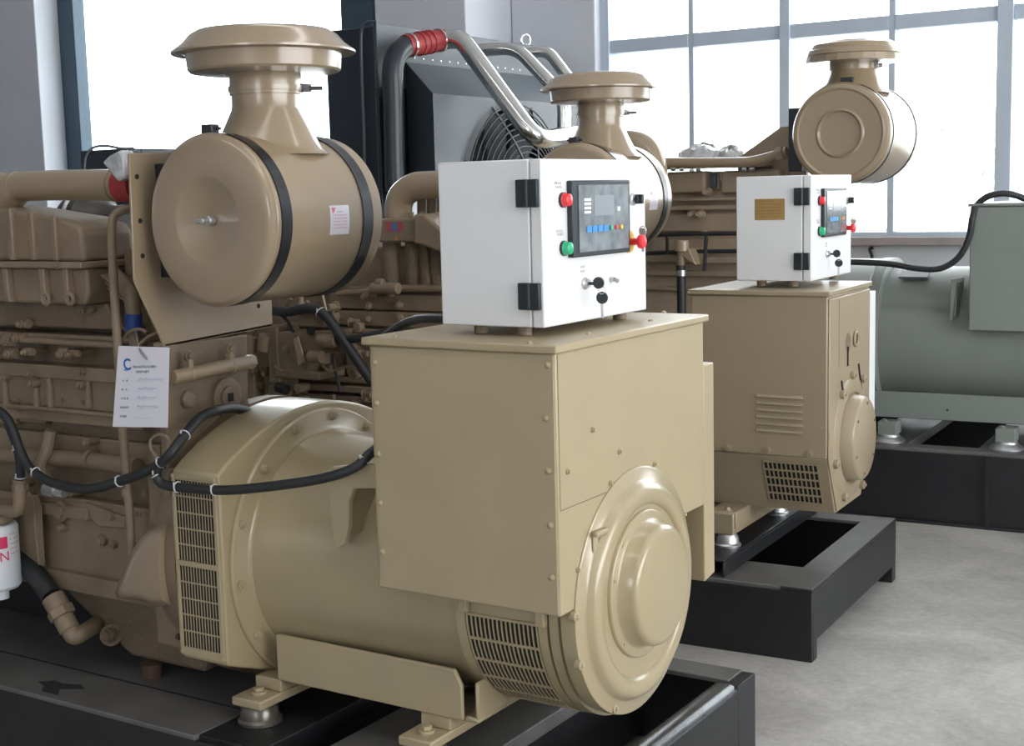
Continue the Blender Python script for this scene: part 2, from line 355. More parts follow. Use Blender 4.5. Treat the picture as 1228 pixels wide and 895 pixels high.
# base 1
b1 = Thing('base_frame', 'black steel skid frame under the nearest tan alternator', 'base frame', (-1.656, 3.34, 0))
h = 0.289
b1.part('side_rail', MB().box(-6, -1.70, 2.712, 2.73, 0, h-0.015), BLACK, 0.003)
b1.part('rail_flange', MB().box(-6, -2.857, 2.712, 2.932, h-0.016, h), BLACKT, 0.003)
b1.part('rail_flange', MB().box(-6, -2.857, 2.938, 3.72, h-0.02, h-0.004), BLACKT, 0.002)
b1.part('side_rail', MB().box(-6, -1.70, 3.958, 3.976, 0, h-0.015), BLACK, 0.003)
b1.part('rail_flange', MB().box(-6, -1.70, 3.865, 3.976, h-0.016, h), BLACKT, 0.003)
b1.part('plate_seam', MB().box(-6, -2.86, 2.928, 2.942, h-0.03, h-0.0195).box(-6, -2.858, 2.9325, 2.9375, h-0.02, h+0.0004), DARK)
b1.part('end_beam', MB().box(-1.672, -1.656, 2.712, 3.84, 0.0, h-0.02).box(-1.70, -1.656, 3.84, 3.976, 0, h-0.004), BLACK, 0.003)
rb = MB()
for i in range(7):   # rolled top edge of the end beam
    a = PI/2*i/6; rb.v += []
rb.prism([(-1.735, h-0.03), (-1.735, h-0.012), (-1.728, h-0.003), (-1.715, h), (-1.69, h), (-1.67, h-0.006), (-1.660, h-0.016), (-1.656, h-0.03), (-1.672, h-0.03)], 'y', 2.712, 3.84)
rbo = rb  # polygon lies in x,z
b1.part('rolled_edge', rbo, mat('worn_bright_black_steel', (0.10, 0.105, 0.11), 0.22, metal=0.6, var=0.4, nscale=5), 0.002)
b1.part('cross_member', MB().box(-2.86, -2.62, 2.73, 3.95, h-0.06, h-0.002), BLACK, 0.004)
b1.part('cross_member', MB().box(-2.47, -2.04, 2.73, 3.95, h-0.05, h-0.002), BLACKT, 0.004)
b1.part('cross_web', MB().box(-2.052, -2.04, 2.74, 3.94, 0.03, h-0.05), BLACK)
b1.part('cross_web', MB().box(-2.63, -2.618, 2.74, 3.94, 0.03, h-0.06), BLACK)
b1.part('oil_stain', MB().prism([(0, 0), (0.04, 0.035), (0.09, 0.03), (0.15, 0.05), (0.19, 0.03), (0.12, -0.01), (0.16, -0.05), (0.08, -0.05), (0.05, -0.015)], 'z', h, h+0.0006).add([], []), DARK)
st = [o for o in b1.e.children if o.name.startswith('oil_stain')][0]; p = at(45, 818, 'z', h); st.location = (p.x, p.y, 0)
# base 2 (frame T2, rotated)
b2 = Thing('base_frame', 'black steel skid frame under the second tan alternator, floor around it', 'base frame', (-1.83, 5.55, 0), T2)
X1, Y0, Y1 = -1.83, 4.917, 6.187
b2.part('side_rail', MB().box(-5.4, X1-0.001, Y0, Y0+0.02, 0.0, h-0.017), BLACK, 0.002)
b2.part('rail_flange', MB().box(-5.4, X1-0.11, Y0, Y0+0.30, h-0.016, h), BLACKT, 0.003)
b2.part('side_rail', MB().box(-5.4, X1-0.03, Y1-0.02, Y1, 0.0, h-0.015), BLACK, 0.003)
b2.part('rail_flange', MB().box(-5.4, X1-0.11, Y1-0.12, Y1, h-0.016, h), BLACKT, 0.003)
b2.part('end_beam', MB().box(X1-0.02, X1, Y0+0.06, Y1-0.06, 0.075, h-0.016).box(X1-0.13, X1, Y0, Y1, h-0.016, h), BLACK, 0.003)
b2.part('end_flange', MB().box(X1-0.128, X1-0.002, Y0+0.002, Y1-0.002, h, h+0.002), BLACKT)
b2.part('corner_foot', MB().box(X1-0.09, X1, Y0+0.02, Y0+0.065, 0, h-0.017), BLACK, 0.002)
b2.part('corner_foot', MB().box(X1-0.09, X1, Y1-0.065, Y1, 0, h-0.016), BLACK, 0.004)
cp = at(862, 677, 'z', 0.36, T2)
b2.part('cross_member', MB().box(-2.75, cp.x, Y0+0.02, Y1-0.02, 0.35, 0.362).box(cp.x-0.012, cp.x, Y0+0.02, Y1-0.02, h+0.002, 0.35).box(-2.75, -2.738, Y0+0.02, Y1-0.02, h+0.002, 0.35), BLACK, 0.004)
# base 3
b3 = Thing('base_frame', 'black skid frame carrying the grey green alternator at the right', 'base frame', (-1.5, 7.95, 0), T3)
H3 = 0.407
b3.part('side_rail', MB().box(-5.0, 0.2, 7.318, 7.335, 0.0, H3-0.02), BLACK, 0.003)
b3.part('rail_flange', MB().box(-5.0, 0.2, 7.318, 7.44, H3-0.02, H3), BLACKT, 0.003)
b3.part('rail_lip', MB().box(-5.0, 0.2, 7.29, 7.335, 0, 0.015), BLACK, 0.003)
b3.part('side_rail', MB().box(-5.0, 0.2, 8.60, 8.62, 0.0, H3-0.02), BLACK, 0.003)
b3.part('rail_flange', MB().box(-5.0, 0.2, 8.5, 8.62, H3-0.02, H3), BLACKT, 0.003)
gx = at(1185, 600, 'y', 7.32, T3).x
b3.part('stiffener', MB().box(gx-0.01, gx+0.01, 7.29, 7.318, 0.0, H3-0.02), BLACK)
for xx in (-2.33, -1.70, -0.9): b3.part('cross_member', MB().box(xx-0.13, xx+0.13, 7.34, 8.6, H3-0.06, H3-0.004), BLACKT, 0.003)

# ================================================================== ALTERNATOR 1
AY, AZ = 3.245, 0.752
a1 = Thing('alternator', 'tan alternator nearest the camera with domed end bell and square terminal box', 'alternator', (-2.25, AY, 0.29))
P = a1.part
P('barrel', MB().lathe([(-2.80, 0.36), (-2.765, 0.352), (-2.06, 0.346), (-2.05, 0.349), (-1.80, 0.349), (-1.785, 0.340), (-1.765, 0.340), (-1.762, 0.352), (-1.735, 0.352), (-1.732, 0.338), (-1.722, 0.338)], (0, AY, AZ), 'x', 96), TAN)
P('flange_ring', MB().lathe([(-2.85, 0.420), (-2.790, 0.420), (-2.784, 0.414), (-2.778, 0.368), (-2.774, 0.362), (-2.768, 0.352)], (0, AY, AZ), 'x', 96), TAN)
rbm = MB()
for k in range(14):
    an = 2*PI*k/14+0.1; rbm = MB().hexbolt((-2.778, AY+0.395*math.cos(an), AZ+0.395*math.sin(an)), 'x', 1, 0.010, 0.014); 
    if math.cos(an) < 0.6: P('flange_bolt', rbm, TAN2)
# fan cowl: arc on top, flat side walls
cw, R0 = 0.442, 0.435
prof = []
ztop = 1.040-AZ; zb = 0.478-AZ
arc0 = math.atan2(ztop, -cw)
Rc = math.hypot(cw, ztop)
Rtop = 0.435
def cowl_profile(off=0.0):
    pts = [(AY-cw+off, 0.478+off), (AY-cw+off, 1.042-off*0.5)]
    for k in range(1, 24):
        t = k/24; y = AY-cw+2*cw*t
        # smooth crown through both shoulders
        z = 1.042+(1.192-1.042)*math.sin(PI*t)**0.85
        pts.append((y, z-off))
    pts += [(AY+cw-off, 1.042-off*0.5), (AY+cw-off, 0.478+off), (AY+0.25, 0.405+off), (AY-0.25, 0.405+off)]
    return pts
P('fan_cowl', MB().prism(cowl_profile(), 'x', -2.985, -2.80), TAN, 0.008, seg=3, sharp=25)
# cowl side grille
gy = AY-cw
gl = MB(); gl.box(-2.968, -2.822, gy-0.0035, gy-0.0025, 0.515, 1.018)
gb = P('grille_opening', gl, DARK)
gr = MB()
for (za, zb_) in ((0.515, 0.762), (0.778, 1.018)):
    gr.box(-2.972, -2.818, gy-0.007, gy-0.0035, za-0.006, za); gr.box(-2.972, -2.818, gy-0.007, gy-0.0035, zb_, zb_+0.006)
    n = 13
    for i in range(n+1):
        x = -2.97+0.15*i/n; gr.box(x-0.0013, x+0.0013, gy-0.0055, gy-0.0035, za, zb_)
    for j in range(1, 5):
        z = za+(zb_-za)*j/5; gr.box(-2.97, -2.82, gy-0.006, gy-0.0035, z-0.002, z+0.002)
gr.box(-2.972, -2.818, gy-0.008, gy-0.0035, 0.762, 0.778)
P('grille_bars', gr, TAN2, kind='stuff')
rim = MB(); rim.box(-2.982, -2.970, gy-0.008, gy, 0.49, 1.035).box(-2.820, -2.806, gy-0.008, gy, 0.49, 1.035).box(-2.97, -2.82, gy-0.008, gy, 1.022, 1.035).box(-2.97, -2.82, gy-0.008, gy, 0.49, 0.511)
P('grille_rim', rim, TAN2, 0.002)
for (x, z) in ((-2.976, 1.028), (-2.813, 1.028), (-2.976, 0.498), (-2.813, 0.498)): P('screw', MB().hexbolt((x, gy-0.008, z), 'y', -1, 0.004, 0.004), TAN2)
# terminal box
TX0, TX1, TY0, TY1, TZ0, TZ1 = -2.247, -1.684, 2.819, 3.662, 0.785, 1.437
tb = P('terminal_box', MB().prism([(TY0, TZ0), (TY0, TZ1), (TY1, TZ1), (TY1, at(828, 614, 'x', TX1).z), (TY1-0.28, at(828, 614, 'x', TX1).z), (TY1-0.28, TZ0)], 'x', TX0, TX1), TAN2, 0.005)
P('box_lid', MB().box(TX0-0.016, TX1+0.012, TY0-0.014, TY1+0.014, TZ1, 1.4576), TAN2, 0.004)
P('side_panel', MB().box(TX0+0.01, TX1-0.004, TY0-0.003, TY0, TZ0+0.005, TZ1-0.004), TAN2, 0.0015)
P('panel_seam', MB().box(TX1, TX1+0.0006, TY0+0.010, TY0+0.0125, 1.05, TZ1-0.004), CAST)
P('panel_seam', MB().box(TX1, TX1+0.0006, TY0+0.0125, 3.150, 1.049, 1.0512), CAST)
for (px, py) in ((657, 438), (655, 502), (658, 565), (660, 630), (662, 693), (450, 435), (452, 484), (454, 545), (456, 603), (459, 662)):
    p = at(px, py, 'y', TY0-0.003); P('screw', MB().lathe([(0, 0.0085), (-0.003, 0.008), (-0.006, 0.004), (-0.007, 0)], p, 'y', 12), TAN2, parent=None)
for (px, py) in ((681, 566), (743, 542), (711, 516), (732, 580), (785, 557), (820, 617), (693, 684)):
    p = at(px, py, 'x', TX1+0.002); P('screw', MB().hexbolt(p, 'x', 1, 0.0055, 0.008), TAN2)
for (px, py) in ((635, 412), (706, 401), (780, 385), (796, 375), (474, 404)):
    p = at(px, py, 'z', 1.4576); P('screw', MB().hexbolt(p, 'z', 1, 0.006, 0.005), TAN2)
P('side_cable_box', MB().prism([(TY1+0.001, 0.66), (TY1+0.001, 1.31), (3.735, 1.31), (3.735, 0.672)], 'x', -2.1, TX1-0.001), TAN2, 0.004)
# end bell
P('end_bell', MB().lathe([(-1.722, 0.333), (-1.700, 0.334), (-1.680, 0.333), (-1.677, 0.328), (-1.675, 0.300), (-1.668, 0.293), (-1.655, 0.286), (-1.648, 0.276), (-1.645, 0.26), (-1.648, 0.245), (-1.652, 0.236), (-1.660, 0.232), (-1.660, 0.130)], (0, AY-0.028, AZ+0.002), 'x', 128), TAN, sharp=50)
P('bearing_cover', MB().lathe([(-1.664, 0.200), (-1.652, 0.199), (-1.649, 0.194), (-1.649, 0.176), (-1.646, 0.169), (-1.612, 0.163), (-1.601, 0.158), (-1.596, 0.150), (-1.594, 0.14), (-1.594, 0)], (0, AY-0.03, AZ+0.024), 'x', 96), TAN, sharp=60)
for (px, py) in ((696, 798), (791, 810), (737, 850), (690, 740)):
    p = at(px, py, 'x', -1.677); P('bell_lug', MB().cyl((-1.69, p.y, p.z), (-1.672, p.y, p.z), 0.013, 14).hexbolt((-1.672, p.y, p.z), 'x', 1, 0.007, 0.006), TAN2, 0.002)
for an in (135, 165, 225, 280, 330): 
    a = math.radians(an); P('cover_screw', MB().hexbolt((-1.65, AY-0.03+0.186*math.cos(a), AZ+0.024+0.186*math.sin(a)), 'x', 1, 0.005, 0.004), TAN2)
q_ = at(797, 798, 'x', -1.674); P('cast_recess', MB().box(-1.676, -1.6735, q_.y-0.03, q_.y+0.03, q_.z-0.010, q_.z+0.010), CAST, 0.001)
q_ = at(719, 665, 'x', -1.67)
P('rim_notch', MB().box(-1.676, -1.668, q_.y-0.030, q_.y+0.024, q_.z-0.055, q_.z+0.055), TAN2, 0.004)
P('notch_window', MB().box(-1.668, -1.6672, q_.y-0.008, q_.y+0.016, q_.z-0.045, q_.z+0.045), CAST)
P('notch_shelf', MB().box(-1.672, -1.655, q_.y-0.034, q_.y+0.028, q_.z+0.052, q_.z+0.066), TAN2, 0.004)
# curved outlet grille
def arcbox(mb, x0, x1, a0, a1, r0, r1, n=2):
    vs = []; 
    for k in range(n+1):
        a = a0+(a1-a0)*k/n
        for (x, r) in ((x0, r0), (x1, r0), (x1, r1), (x0, r1)): vs.append((x, AY+r*math.cos(a), AZ+r*math.sin(a)))
    fs = [(0, 1, 2, 3), (n*4+3, n*4+2, n*4+1, n*4)]
    for k in range(n):
        for j in range(4): fs.append((k*4+j, k*4+(j+1) % 4, k*4+4+(j+1) % 4, k*4+4+j))
    return mb.add(vs, fs)
A0, A1 = math.radians(184), math.radians(251)
P('outlet_opening', arcbox(MB(), -2.015, -1.80, A0, A1, 0.345, 0.3505, 18), DARK)
og = MB(); nr = 6
for i in range(17): x = -2.015+0.215*i/16; arcbox(og, x-0.0019, x+0.0019, A0, A1, 0.349, 0.3535, 14)
for j in range(nr+1): a = A0+(A1-A0)*j/nr; arcbox(og, -2.018, -1.797, a-0.010, a+0.010, 0.349, 0.354, 2)
P('outlet_slats', og, TAN2, kind='stuff')
for (x0_, x1_) in ((-2.052, -2.022), (-1.795, -1.770)): P('cover_band', arcbox(MB(), x0_, x1_, math.radians(170), math.radians(262), 0.345, 0.352, 24), TAN)
for (px, py) in ((556, 707), (649, 724)):
    p = at(px, py, 'y', 2.885); m = MB(); m.box(p.x-0.013, p.x+0.013, 2.872, 2.895, p.z-0.06, p.z+0.04); m.box(p.x-0.018, p.x+0.018, 2.864, 2.905, p.z+0.012, p.z+0.045)
    cl_ = P('band_clip', m, TAN2, 0.003); P('clip_pin', MB().hexbolt((p.x, 2.872, p.z-0.002), 'y', -1, 0.007, 0.006), CAST, parent=cl_)
# lifting lug
lp = [(-2.445, 1.065), (-2.432, 1.088), (-2.30, 1.11), (-2.25, 1.11), (-2.25, 1.045), (-2.355, 1.035), (-2.372, 1.0), (-2.378, 0.93), (-2.395, 0.875), (-2.415, 0.862), (-2.432, 0.875), (-2.443, 0.96)]
P('lifting_lug', MB().prism(lp, 'y', 2.862, 2.884), TAN2, 0.004)
P('lug_web', MB().prism([(2.884, 1.06), (3.16, 1.09), (2.95, 0.9), (2.884, 0.90)], 'x', -2.40, -2.382), TAN2)
# feet
P('foot_channel', MB().prism([(-2.722, 0.42), (-2.722, 0.552), (-2.085, 0.552), (-2.062, 0.51), (-2.062, 0.412), (-2.722, 0.412)], 'y', 2.925, 2.94).box(-2.72, -2.065, 2.94, 3.10, 0.405, 0.415), TAN2, 0.004)
P('foot_gusset', MB().prism([(2.94, 0.415), (2.94, 0.52), (3.05, 0.52), (3.07, 0.50), (3.09, 0.45), (3.08, 0.415)], 'x', -2.03, -2.018).box(-2.065, -2.018, 2.94, 3.09, 0.405, 0.42), TAN2, 0.006)
P('foot_channel', MB().box(-2.72, -2.06, 3.55, 3.565, 0.41, 0.56), TAN2, 0.004)
for (x0, x1) in ((-2.828, -2.715), (-2.215, -2.105)):
    P('foot_bar', MB().box(x0, x1, 2.838, 3.66, 0.345, 0.372).box(x0+0.01, x1-0.0, 2.93, 3.6, 0.372, 0.41), TAN2, 0.005)
    xc = (x0+x1)/2
    for yc in (2.895, 3.6):
        P('foot_bolt', MB().hexbolt((xc, yc, 0.374), 'z', 1, 0.017, 0.018), TAN2, 0.002)
        P('rubber_mount', MB().lathe([(0.0, 0.066), (0.008, 0.066), (0.016, 0.058), (0.04, 0.055), (0.055, 0.045)], (xc, yc, 0.289), 'z', 28), MOUNT)
        
# ================================================================== CONTROL CABINETS
def cabinet(T, label, plate=False):
    c = Thing('control_cabinet', label, 'control cabinet', (-1.94, 3.22, 1.4576), T)
    X0, X1, Y0_, Y1_, Z0, Z1 = -2.101, -1.788, 2.9455, 3.507, 1.4826, 1.9026
    xs_ = -1.822
    c.part('cabinet_body', MB().box(X0, xs_-0.003, Y0_, Y1_, Z0, Z1), WHITE, 0.004)
    d = c.part('cabinet_door', MB().box(xs_, X1, Y0_, Y1_, Z0, Z1), WHITE, 0.004)
    for (z0, z1) in ((1.784, 1.853), (1.528, 1.596)):
        c.part('hinge', MB().box(-1.857, -1.794, Y0_-0.014, Y0_, z0, z1).cyl((-1.824, Y0_-0.014, z0), (-1.824, Y0_-0.014, z1), 0.006, 10), PLAST, 0.003, parent=None)
    for (x, y) in ((X0+0.09, Y0_+0.05), (X1-0.09, Y0_+0.05), (X0+0.06, Y1_-0.05), (X1-0.06, Y1_-0.05)):
        c.part('rubber_foot', MB().cyl((x, y, 1.4586), (x, y, 1.4826), 0.02, 14), mat('brown_rubber', (0.12, 0.08, 0.06), 0.6) if False else ENG)
    F = lambda px, py: at(px, py, 'x', X1)
    ux, uz = (0, 1, 0), (0, 0, 1)
    # controller
    p0 = F(681, 316); p1 = F(749, 222)
    y0, y1, z0, z1 = p0.y, p1.y, 1.652, 1.848
    fr = MB(); fr.box(X1, X1+0.016, y0, y1, z0, z1); ct = c.part('controller', fr, PLAST, 0.003)
    c.part('controller_face', MB().box(X1+0.016, X1+0.0175, y0+0.032, y1-0.012, z0+0.012, z1-0.012), SCR, parent=ct)
    og_ = (X1+0.0175, y0, z0); W_, H_ = y1-y0, z1-z0
    m = MB()
    for i in range(4): patch(m, og_, ux, uz, W_*0.19, W_*0.30, H_*(0.76-0.055*i)-0.006, H_*(0.76-0.055*i)+0.001)
    patch(m, og_, ux, uz, W_*0.76, W_*0.81, H_*0.58, H_*0.64)
    c.part('label_strip', m, PAPER, parent=ct)
    m = MB(); patch(m, og_, ux, uz, W_*0.36, W_*0.70, H_*0.53, H_*0.80); c.part('display', m, LCD, parent=ct)
    for i in range(4): 
        m = MB(); patch(m, og_, ux, uz, W_*(0.22+0.095*i), W_*(0.30+0.095*i), H_*0.315, H_*0.40, 0.002); c.part('button', m, BLUEB, parent=ct, label='blue button')
    for i, mm in enumerate((GRNB, REDB, YEL)):
        c.part('button', MB().cyl((X1+0.017, y0+W_*(0.64+0.09*i), z0+H_*0.36), (X1+0.021, y0+W_*(0.64+0.09*i), z0+H_*0.36), 0.0065, 12), mm, parent=ct, label=('green', 'red', 'yellow')[i]+' round button')
    # lamps
    for (px, py, mm, lb) in ((673, 240, REDB, 'red indicator lamp'), (674, 298, GRNB, 'green indicator lamp')):
        p = F(px, py); yy = y0-0.022
        pb = c.part('indicator_lamp', MB().lathe([(0, 0.0185), (0.008, 0.0185), (0.009, 0.0165), (0.022, 0.0155), (0.024, 0.012), (0.0245, 0)], (X1, yy, p.z), 'x', 24), mm, label=lb)
        c.part('lamp_ring', MB().lathe([(0, 0.0195), (0.007, 0.0195), (0.008, 0.016)], (X1, yy, p.z), 'x', 24, cap=False), PLAST, parent=pb)
    p = F(758, 239); s = c.part('selector_switch', MB().lathe([(0, 0.017), (0.006, 0.017), (0.008, 0.013), (0.012, 0.012)], (X1, p.y, p.z), 'x', 20), ZINC)
    c.part('switch_knob', MB().box(X1+0.010, X1+0.034, p.y-0.006, p.y+0.006, p.z-0.013, p.z+0.013).cyl((X1+0.012, p.y, p.z), (X1+0.024, p.y, p.z), 0.012, 16), PLAST, 0.002, parent=s)
    p = F(755, 290); s = c.part('emergency_stop', MB().lathe([(0, 0.031), (0.003, 0.031), (0.003, 0)], (X1, p.y-0.006, p.z), 'x', 28), YEL, label='yellow disc with red mushroom button')
    c.part('stop_button', MB().cyl((X1, p.y, p.z), (X1+0.03, p.y, p.z), 0.01, 14).lathe([(0.028, 0.011), (0.031, 0.019), (0.040, 0.0195), (0.045, 0.016), (0.047, 0)], (X1, p.y, p.z), 'x', 24), REDB, parent=s)
    kt = MB(); q = (X1+0.035, p.y+0.012, p.z+0.03)
    kt.torus(q, (0.3, 1, 0), 0.012, 0.0018).box(q[0]-0.004, q[0]+0.004, q[1]-0.001, q[1]+0.001, q[2]-0.058, q[2]-0.012).cyl((q[0], q[1]-0.0015, q[2]-0.004), (q[0], q[1]+0.0015, q[2]-0.004), 0.011, 16)
    c.part('small_key', kt, ZINC, parent=s)
    # key lock with keys
    p = F(701, 340); s = c.part('key_lock', MB().lathe([(0, 0.016), (0.004, 0.016), (0.008, 0.012), (0.014, 0.011), (0.014, 0)], (X1, p.y, p.z), 'x', 20), ZINC)
    hy = F(712, 340).y+0.003
    c.part('key', MB().box(X1+0.012, X1+0.036, p.y-0.002, p.y+0.002, p.z-0.004, p.z+0.004).lathe([(-0.0035, 0.010), (-0.003, 0.0155), (0.003, 0.0155), (0.0035, 0.010)], (X1+0.042, p.y, p.z+0.002), 'y', 20), PLAST, parent=s)
    kx = X1+0.045
    c.part('key_ring', MB().torus((kx+0.006, p.y+0.0, p.z-0.016), (0.2, 1, 0), 0.011, 0.0012, 20, 6), ZINC, parent=s)
    kk = MB().lathe([(-0.0035, 0.010), (-0.003, 0.016), (0.003, 0.016), (0.0035, 0.010)], (kx+0.004, p.y+0.005, p.z-0.037), 'y', 20)
    c.part('spare_key', kk, PLAST, parent=s)
    c.part('key_blade', MB().box(kx+0.0, kx+0.007, p.y+0.004, p.y+0.006, p.z-0.09, p.z-0.05), ZINC, parent=s)
    if not plate:
        p = F(732, 335); c.part('door_lock', MB().lathe([(0, 0.007), (0.012, 0.006), (0.012, 0)], (X1, p.y, p.z), 'x', 16).cyl((X1+0.012, p.y, p.z), (X1+0.022, p.y+0.006, p.z-0.006), 0.006, 10), ZINC)
    # printed captions
    r = random.Random(5)
    for (px, py, n) in ((665, 221, 4), (666, 226, 4), (751, 221, 3), (667, 279, 4), (668, 283, 4), (751, 269, 3), (696, 322, 3), (696, 327, 3)):
        q = F(px, py); m = MB(); glyph_row(m, (X1+0.0002, q.y, q.z), ux, uz, 0, 0, n, 0.0065, 0.3, r); c.part('caption', m, PRINT, kind='stuff')
    if plate:
        g = lambda px, py: at(px, py, 'y', 5.281, T1)
        q = (-2.017, Y0_, 1.735)
        pl = c.part('name_plate', MB().box(-2.022, -1.897, Y0_-0.0015, Y0_, 1.728, 1.812), BRASS, label='small brass plate')
        m = MB(); r = random.Random(3)
        for j in range(6): glyph_row(m, (-2.016, Y0_-0.0015, 1.8-0.0125*j), (1, 0, 0), (0, 0, 1), 0, 0, 11 if j != 0 else 8, 0.006, 0.6, r)
        c.part('plate_text', m, mat('brown_engraving', (0.22, 0.13, 0.05), 0.6), parent=pl)
    return c
cabinet(T1, 'white control cabinet on the nearest tan alternator, keys hanging from its door')
cabinet(T2B, 'white control cabinet with a brass plate on the second tan alternator', True)

# ================================================================== AIR CLEANERS
def air_cleaner(T, label, cap='cone'):
    a = Thing('air_cleaner', label, 'air cleaner', (-2.774, 3.05, 1.528), T)
    cx, cz, R = -2.774, 1.765, 0.237
    yb = 3.28
    b = a.part('canister', MB().lathe([(2.818-3, R-0.005), (2.824-3, R), (yb-3-0.012, R), (yb-3, R-0.012), (yb-3+0.004, R-0.03), (yb-3+0.004, 0)], (cx, 3, cz), 'y', 96), AIRT)
    if cap == 'cone':
        a.part('end_cover', MB().lathe([(2.824-3, R+0.001), (2.812-3, R+0.004), (2.809-3, R+0.001), (2.806-3, R-0.003), (2.800-3, R-0.006), (2.794-3, R-0.014), (2.791-3, R-0.026), (2.789-3, R-0.045), (2.786-3, 0.125), (2.787-3, 0.118), (2.790-3, 0.112), (2.812-3, 0.02), (2.813-3, 0)], (cx, 3, cz), 'y', 96), AIRT, sharp=60)
        a.part('wing_nut', MB().cyl((cx, 2.82, cz), (cx, 2.765, cz), 0.008, 12).box(cx-0.026, cx-0.008, 2.768, 2.778, cz-0.006, cz+0.006).cyl((cx, 2.81, cz), (cx, 2.788, cz), 0.014, 12), ZINC, 0.002)
    for (y0, y1) in ((2.828, 2.868), (3.178, 3.222)):
        s = a.part('strap', MB().lathe([(y0-3, R+0.0005), (y0-3, R+0.004), (y1-3, R+0.004), (y1-3, R+0.0005)], (cx, 3, cz), 'y', 96, cap=False), STRAP)
        a.part('strap_buckle', MB().box(cx-0.045, cx-0.005, y0, y1-0.01, cz+R+0.002, cz+R+0.028).cyl((cx-0.06, (y0+y1)/2, cz+R+0.016), (cx+0.01, (y0+y1)/2, cz+R+0.016), 0.005, 8), STRAP, 0.003, parent=s)
    yc = 3.05
    a.part('inlet_neck', MB().lathe([(1.945, 0.178), (1.962, 0.158), (1.98, 0.147), (2.03, 0.122), (2.075, 0.101), (2.085, 0.099), (2.12, 0.098)], (cx, yc, 0), 'z', 64), AIRT)
    a.part('rain_cap_collar', MB().lathe([(2.118, 0.104), (2.175, 0.102), (2.185, 0.10)], (cx, yc, 0), 'z', 64), AIRT)
    a.part('rain_cap', MB().lathe([(2.178, 0.10), (2.182, 0.212), (2.188, 0.218), (2.232, 0.222), (2.236, 0.235), (2.234, 0.262), (2.240, 0.262), (2.262, 0.232), (2.285, 0.212), (2.298, 0.19), (2.304, 0.14), (2.306, 0)], (cx, yc, 0), 'z', 96), AIRT, sharp=28)
    cl = a.part('hose_clamp', MB().lathe([(2.128, 0.1045), (2.128, 0.107), (2.142, 0.107), (2.142, 0.1045)], (cx, yc, 0), 'z', 64, cap=False), AIRT)
    a.part('clamp_screw', MB().cyl((cx+0.065, yc+0.06, 2.136), (cx+0.12, yc+0.11, 2.136), 0.006, 8).box(cx+0.062, cx+0.095, yc+0.055, yc+0.09, 2.126, 2.148).hexbolt((cx+0.085, yc+0.052, 2.136), 'y', -1, 0.010, 0.012), mat('dark_clamp_steel', (0.12, 0.12, 0.13), 0.35, metal=0.6), parent=cl)
    if T is T1: a.part('thin_wire', MB().tube([at(269, 90, 'y', 2.93), at(262, 118, 'y', 2.90), at(254, 148, 'y', 2.86)], 0.0012, 5, 3), PINK)
    # sticker, bent to the canister
    m = MB(); a0_, a1_ = math.radians(8), math.radians(-12)
    def cs(y, an, off): return (cx+(R+off)*math.cos(an), y, cz+(R+off)*math.sin(an))
    n = 6
    for k in range(n):
        p, q = a0_+(a1_-a0_)*k/n, a0_+(a1_-a0_)*(k+1)/n
        m.add([cs(3.03, p, .0008), cs(3.115, p, .0008), cs(3.115, q, .0008), cs(3.03, q, .0008)], [(0, 3, 2, 1)])
    st_ = a.part('sticker', m, FOIL, label='silver square label with pale red print')
    m = MB(); r = random.Random(2)
    for j in range(6):
        an = a0_-math.radians(4+2.2*j)
        for i in range(7 if j else 3):
            y = 3.042+i*0.009+(0.02 if j == 0 else 0)
            m.add([cs(y, an, .0015), cs(y+r.uniform(0.004, 0.007), an, .0015), cs(y+0.005, an-0.016, .0015), cs(y, an-0.016, .0015)], [(0, 3, 2, 1)])
    a.part('label_print', m, mat('faded_red_print', (0.6, 0.38, 0.45), 0.6), parent=st_)
    m = MB(); an = a0_-math.radians(1.5)
    m.add([cs(3.038, an, .0016), cs(3.055, an, .0016), cs(3.052, an-0.03, .0016), cs(3.044, an-0.075, .0016), cs(3.038, an-0.03, .0016)], [(0, 4, 3, 2, 1)])
    a.part('label_logo', m, PINK, parent=st_)
    return a
air_cleaner(T1, 'tan cylindrical air cleaner with mushroom rain cap, nearest, at the upper left')
air_cleaner(T2A, 'tan air cleaner partly hidden behind the nearest white cabinet')
# third air cleaner (larger, flat dished end)
a3 = Thing('air_cleaner', 'tan air cleaner with dished end standing against the bright window, farthest right', 'air cleaner', (-2.55, 7.55, 1.82))
cx, cz, R = -2.552, 2.095, 0.268
a3.part('canister', MB().lathe([(7.32, R-0.003), (7.33, R), (7.83, R), (7.84, R-0.02), (7.84, 0)], (cx, 0, cz), 'y', 96), AIRT)
a3.part('end_cover', MB().lathe([(7.33, R+0.001), (7.318, R+0.004), (7.312, R), (7.302, R-0.006), (7.296, R-0.016), (7.294, R-0.03), (7.300, R-0.04), (7.302, 0.135), (7.296, 0.128), (7.294, 0.122), (7.312, 0.112), (7.312, 0)], (cx, 0, cz), 'y', 96), AIRT, sharp=25)
for (y0, y1) in ((7.375, 7.395), (7.79, 7.81)): a3.part('strap', MB().lathe([(y0, R), (y0, R+0.004), (y1, R+0.004), (y1, R)], (cx, 0, cz), 'y', 96, cap=False), STRAP)
a3.part('strap_buckle', MB().box(cx-0.02, cx+0.05, 7.36, 7.40, cz+R+0.002, cz+R+0.03), STRAP, 0.003)
a3.part('inlet_neck', MB().lathe([(2.31, 0.20), (2.34, 0.175), (2.38, 0.148), (2.42, 0.128), (2.44, 0.124)], (cx, 7.52, 0), 'z', 64), AIRT)
a3.part('rain_cap_collar', MB().lathe([(2.44, 0.132), (2.50, 0.13)], (cx, 7.52, 0), 'z', 64), AIRT)
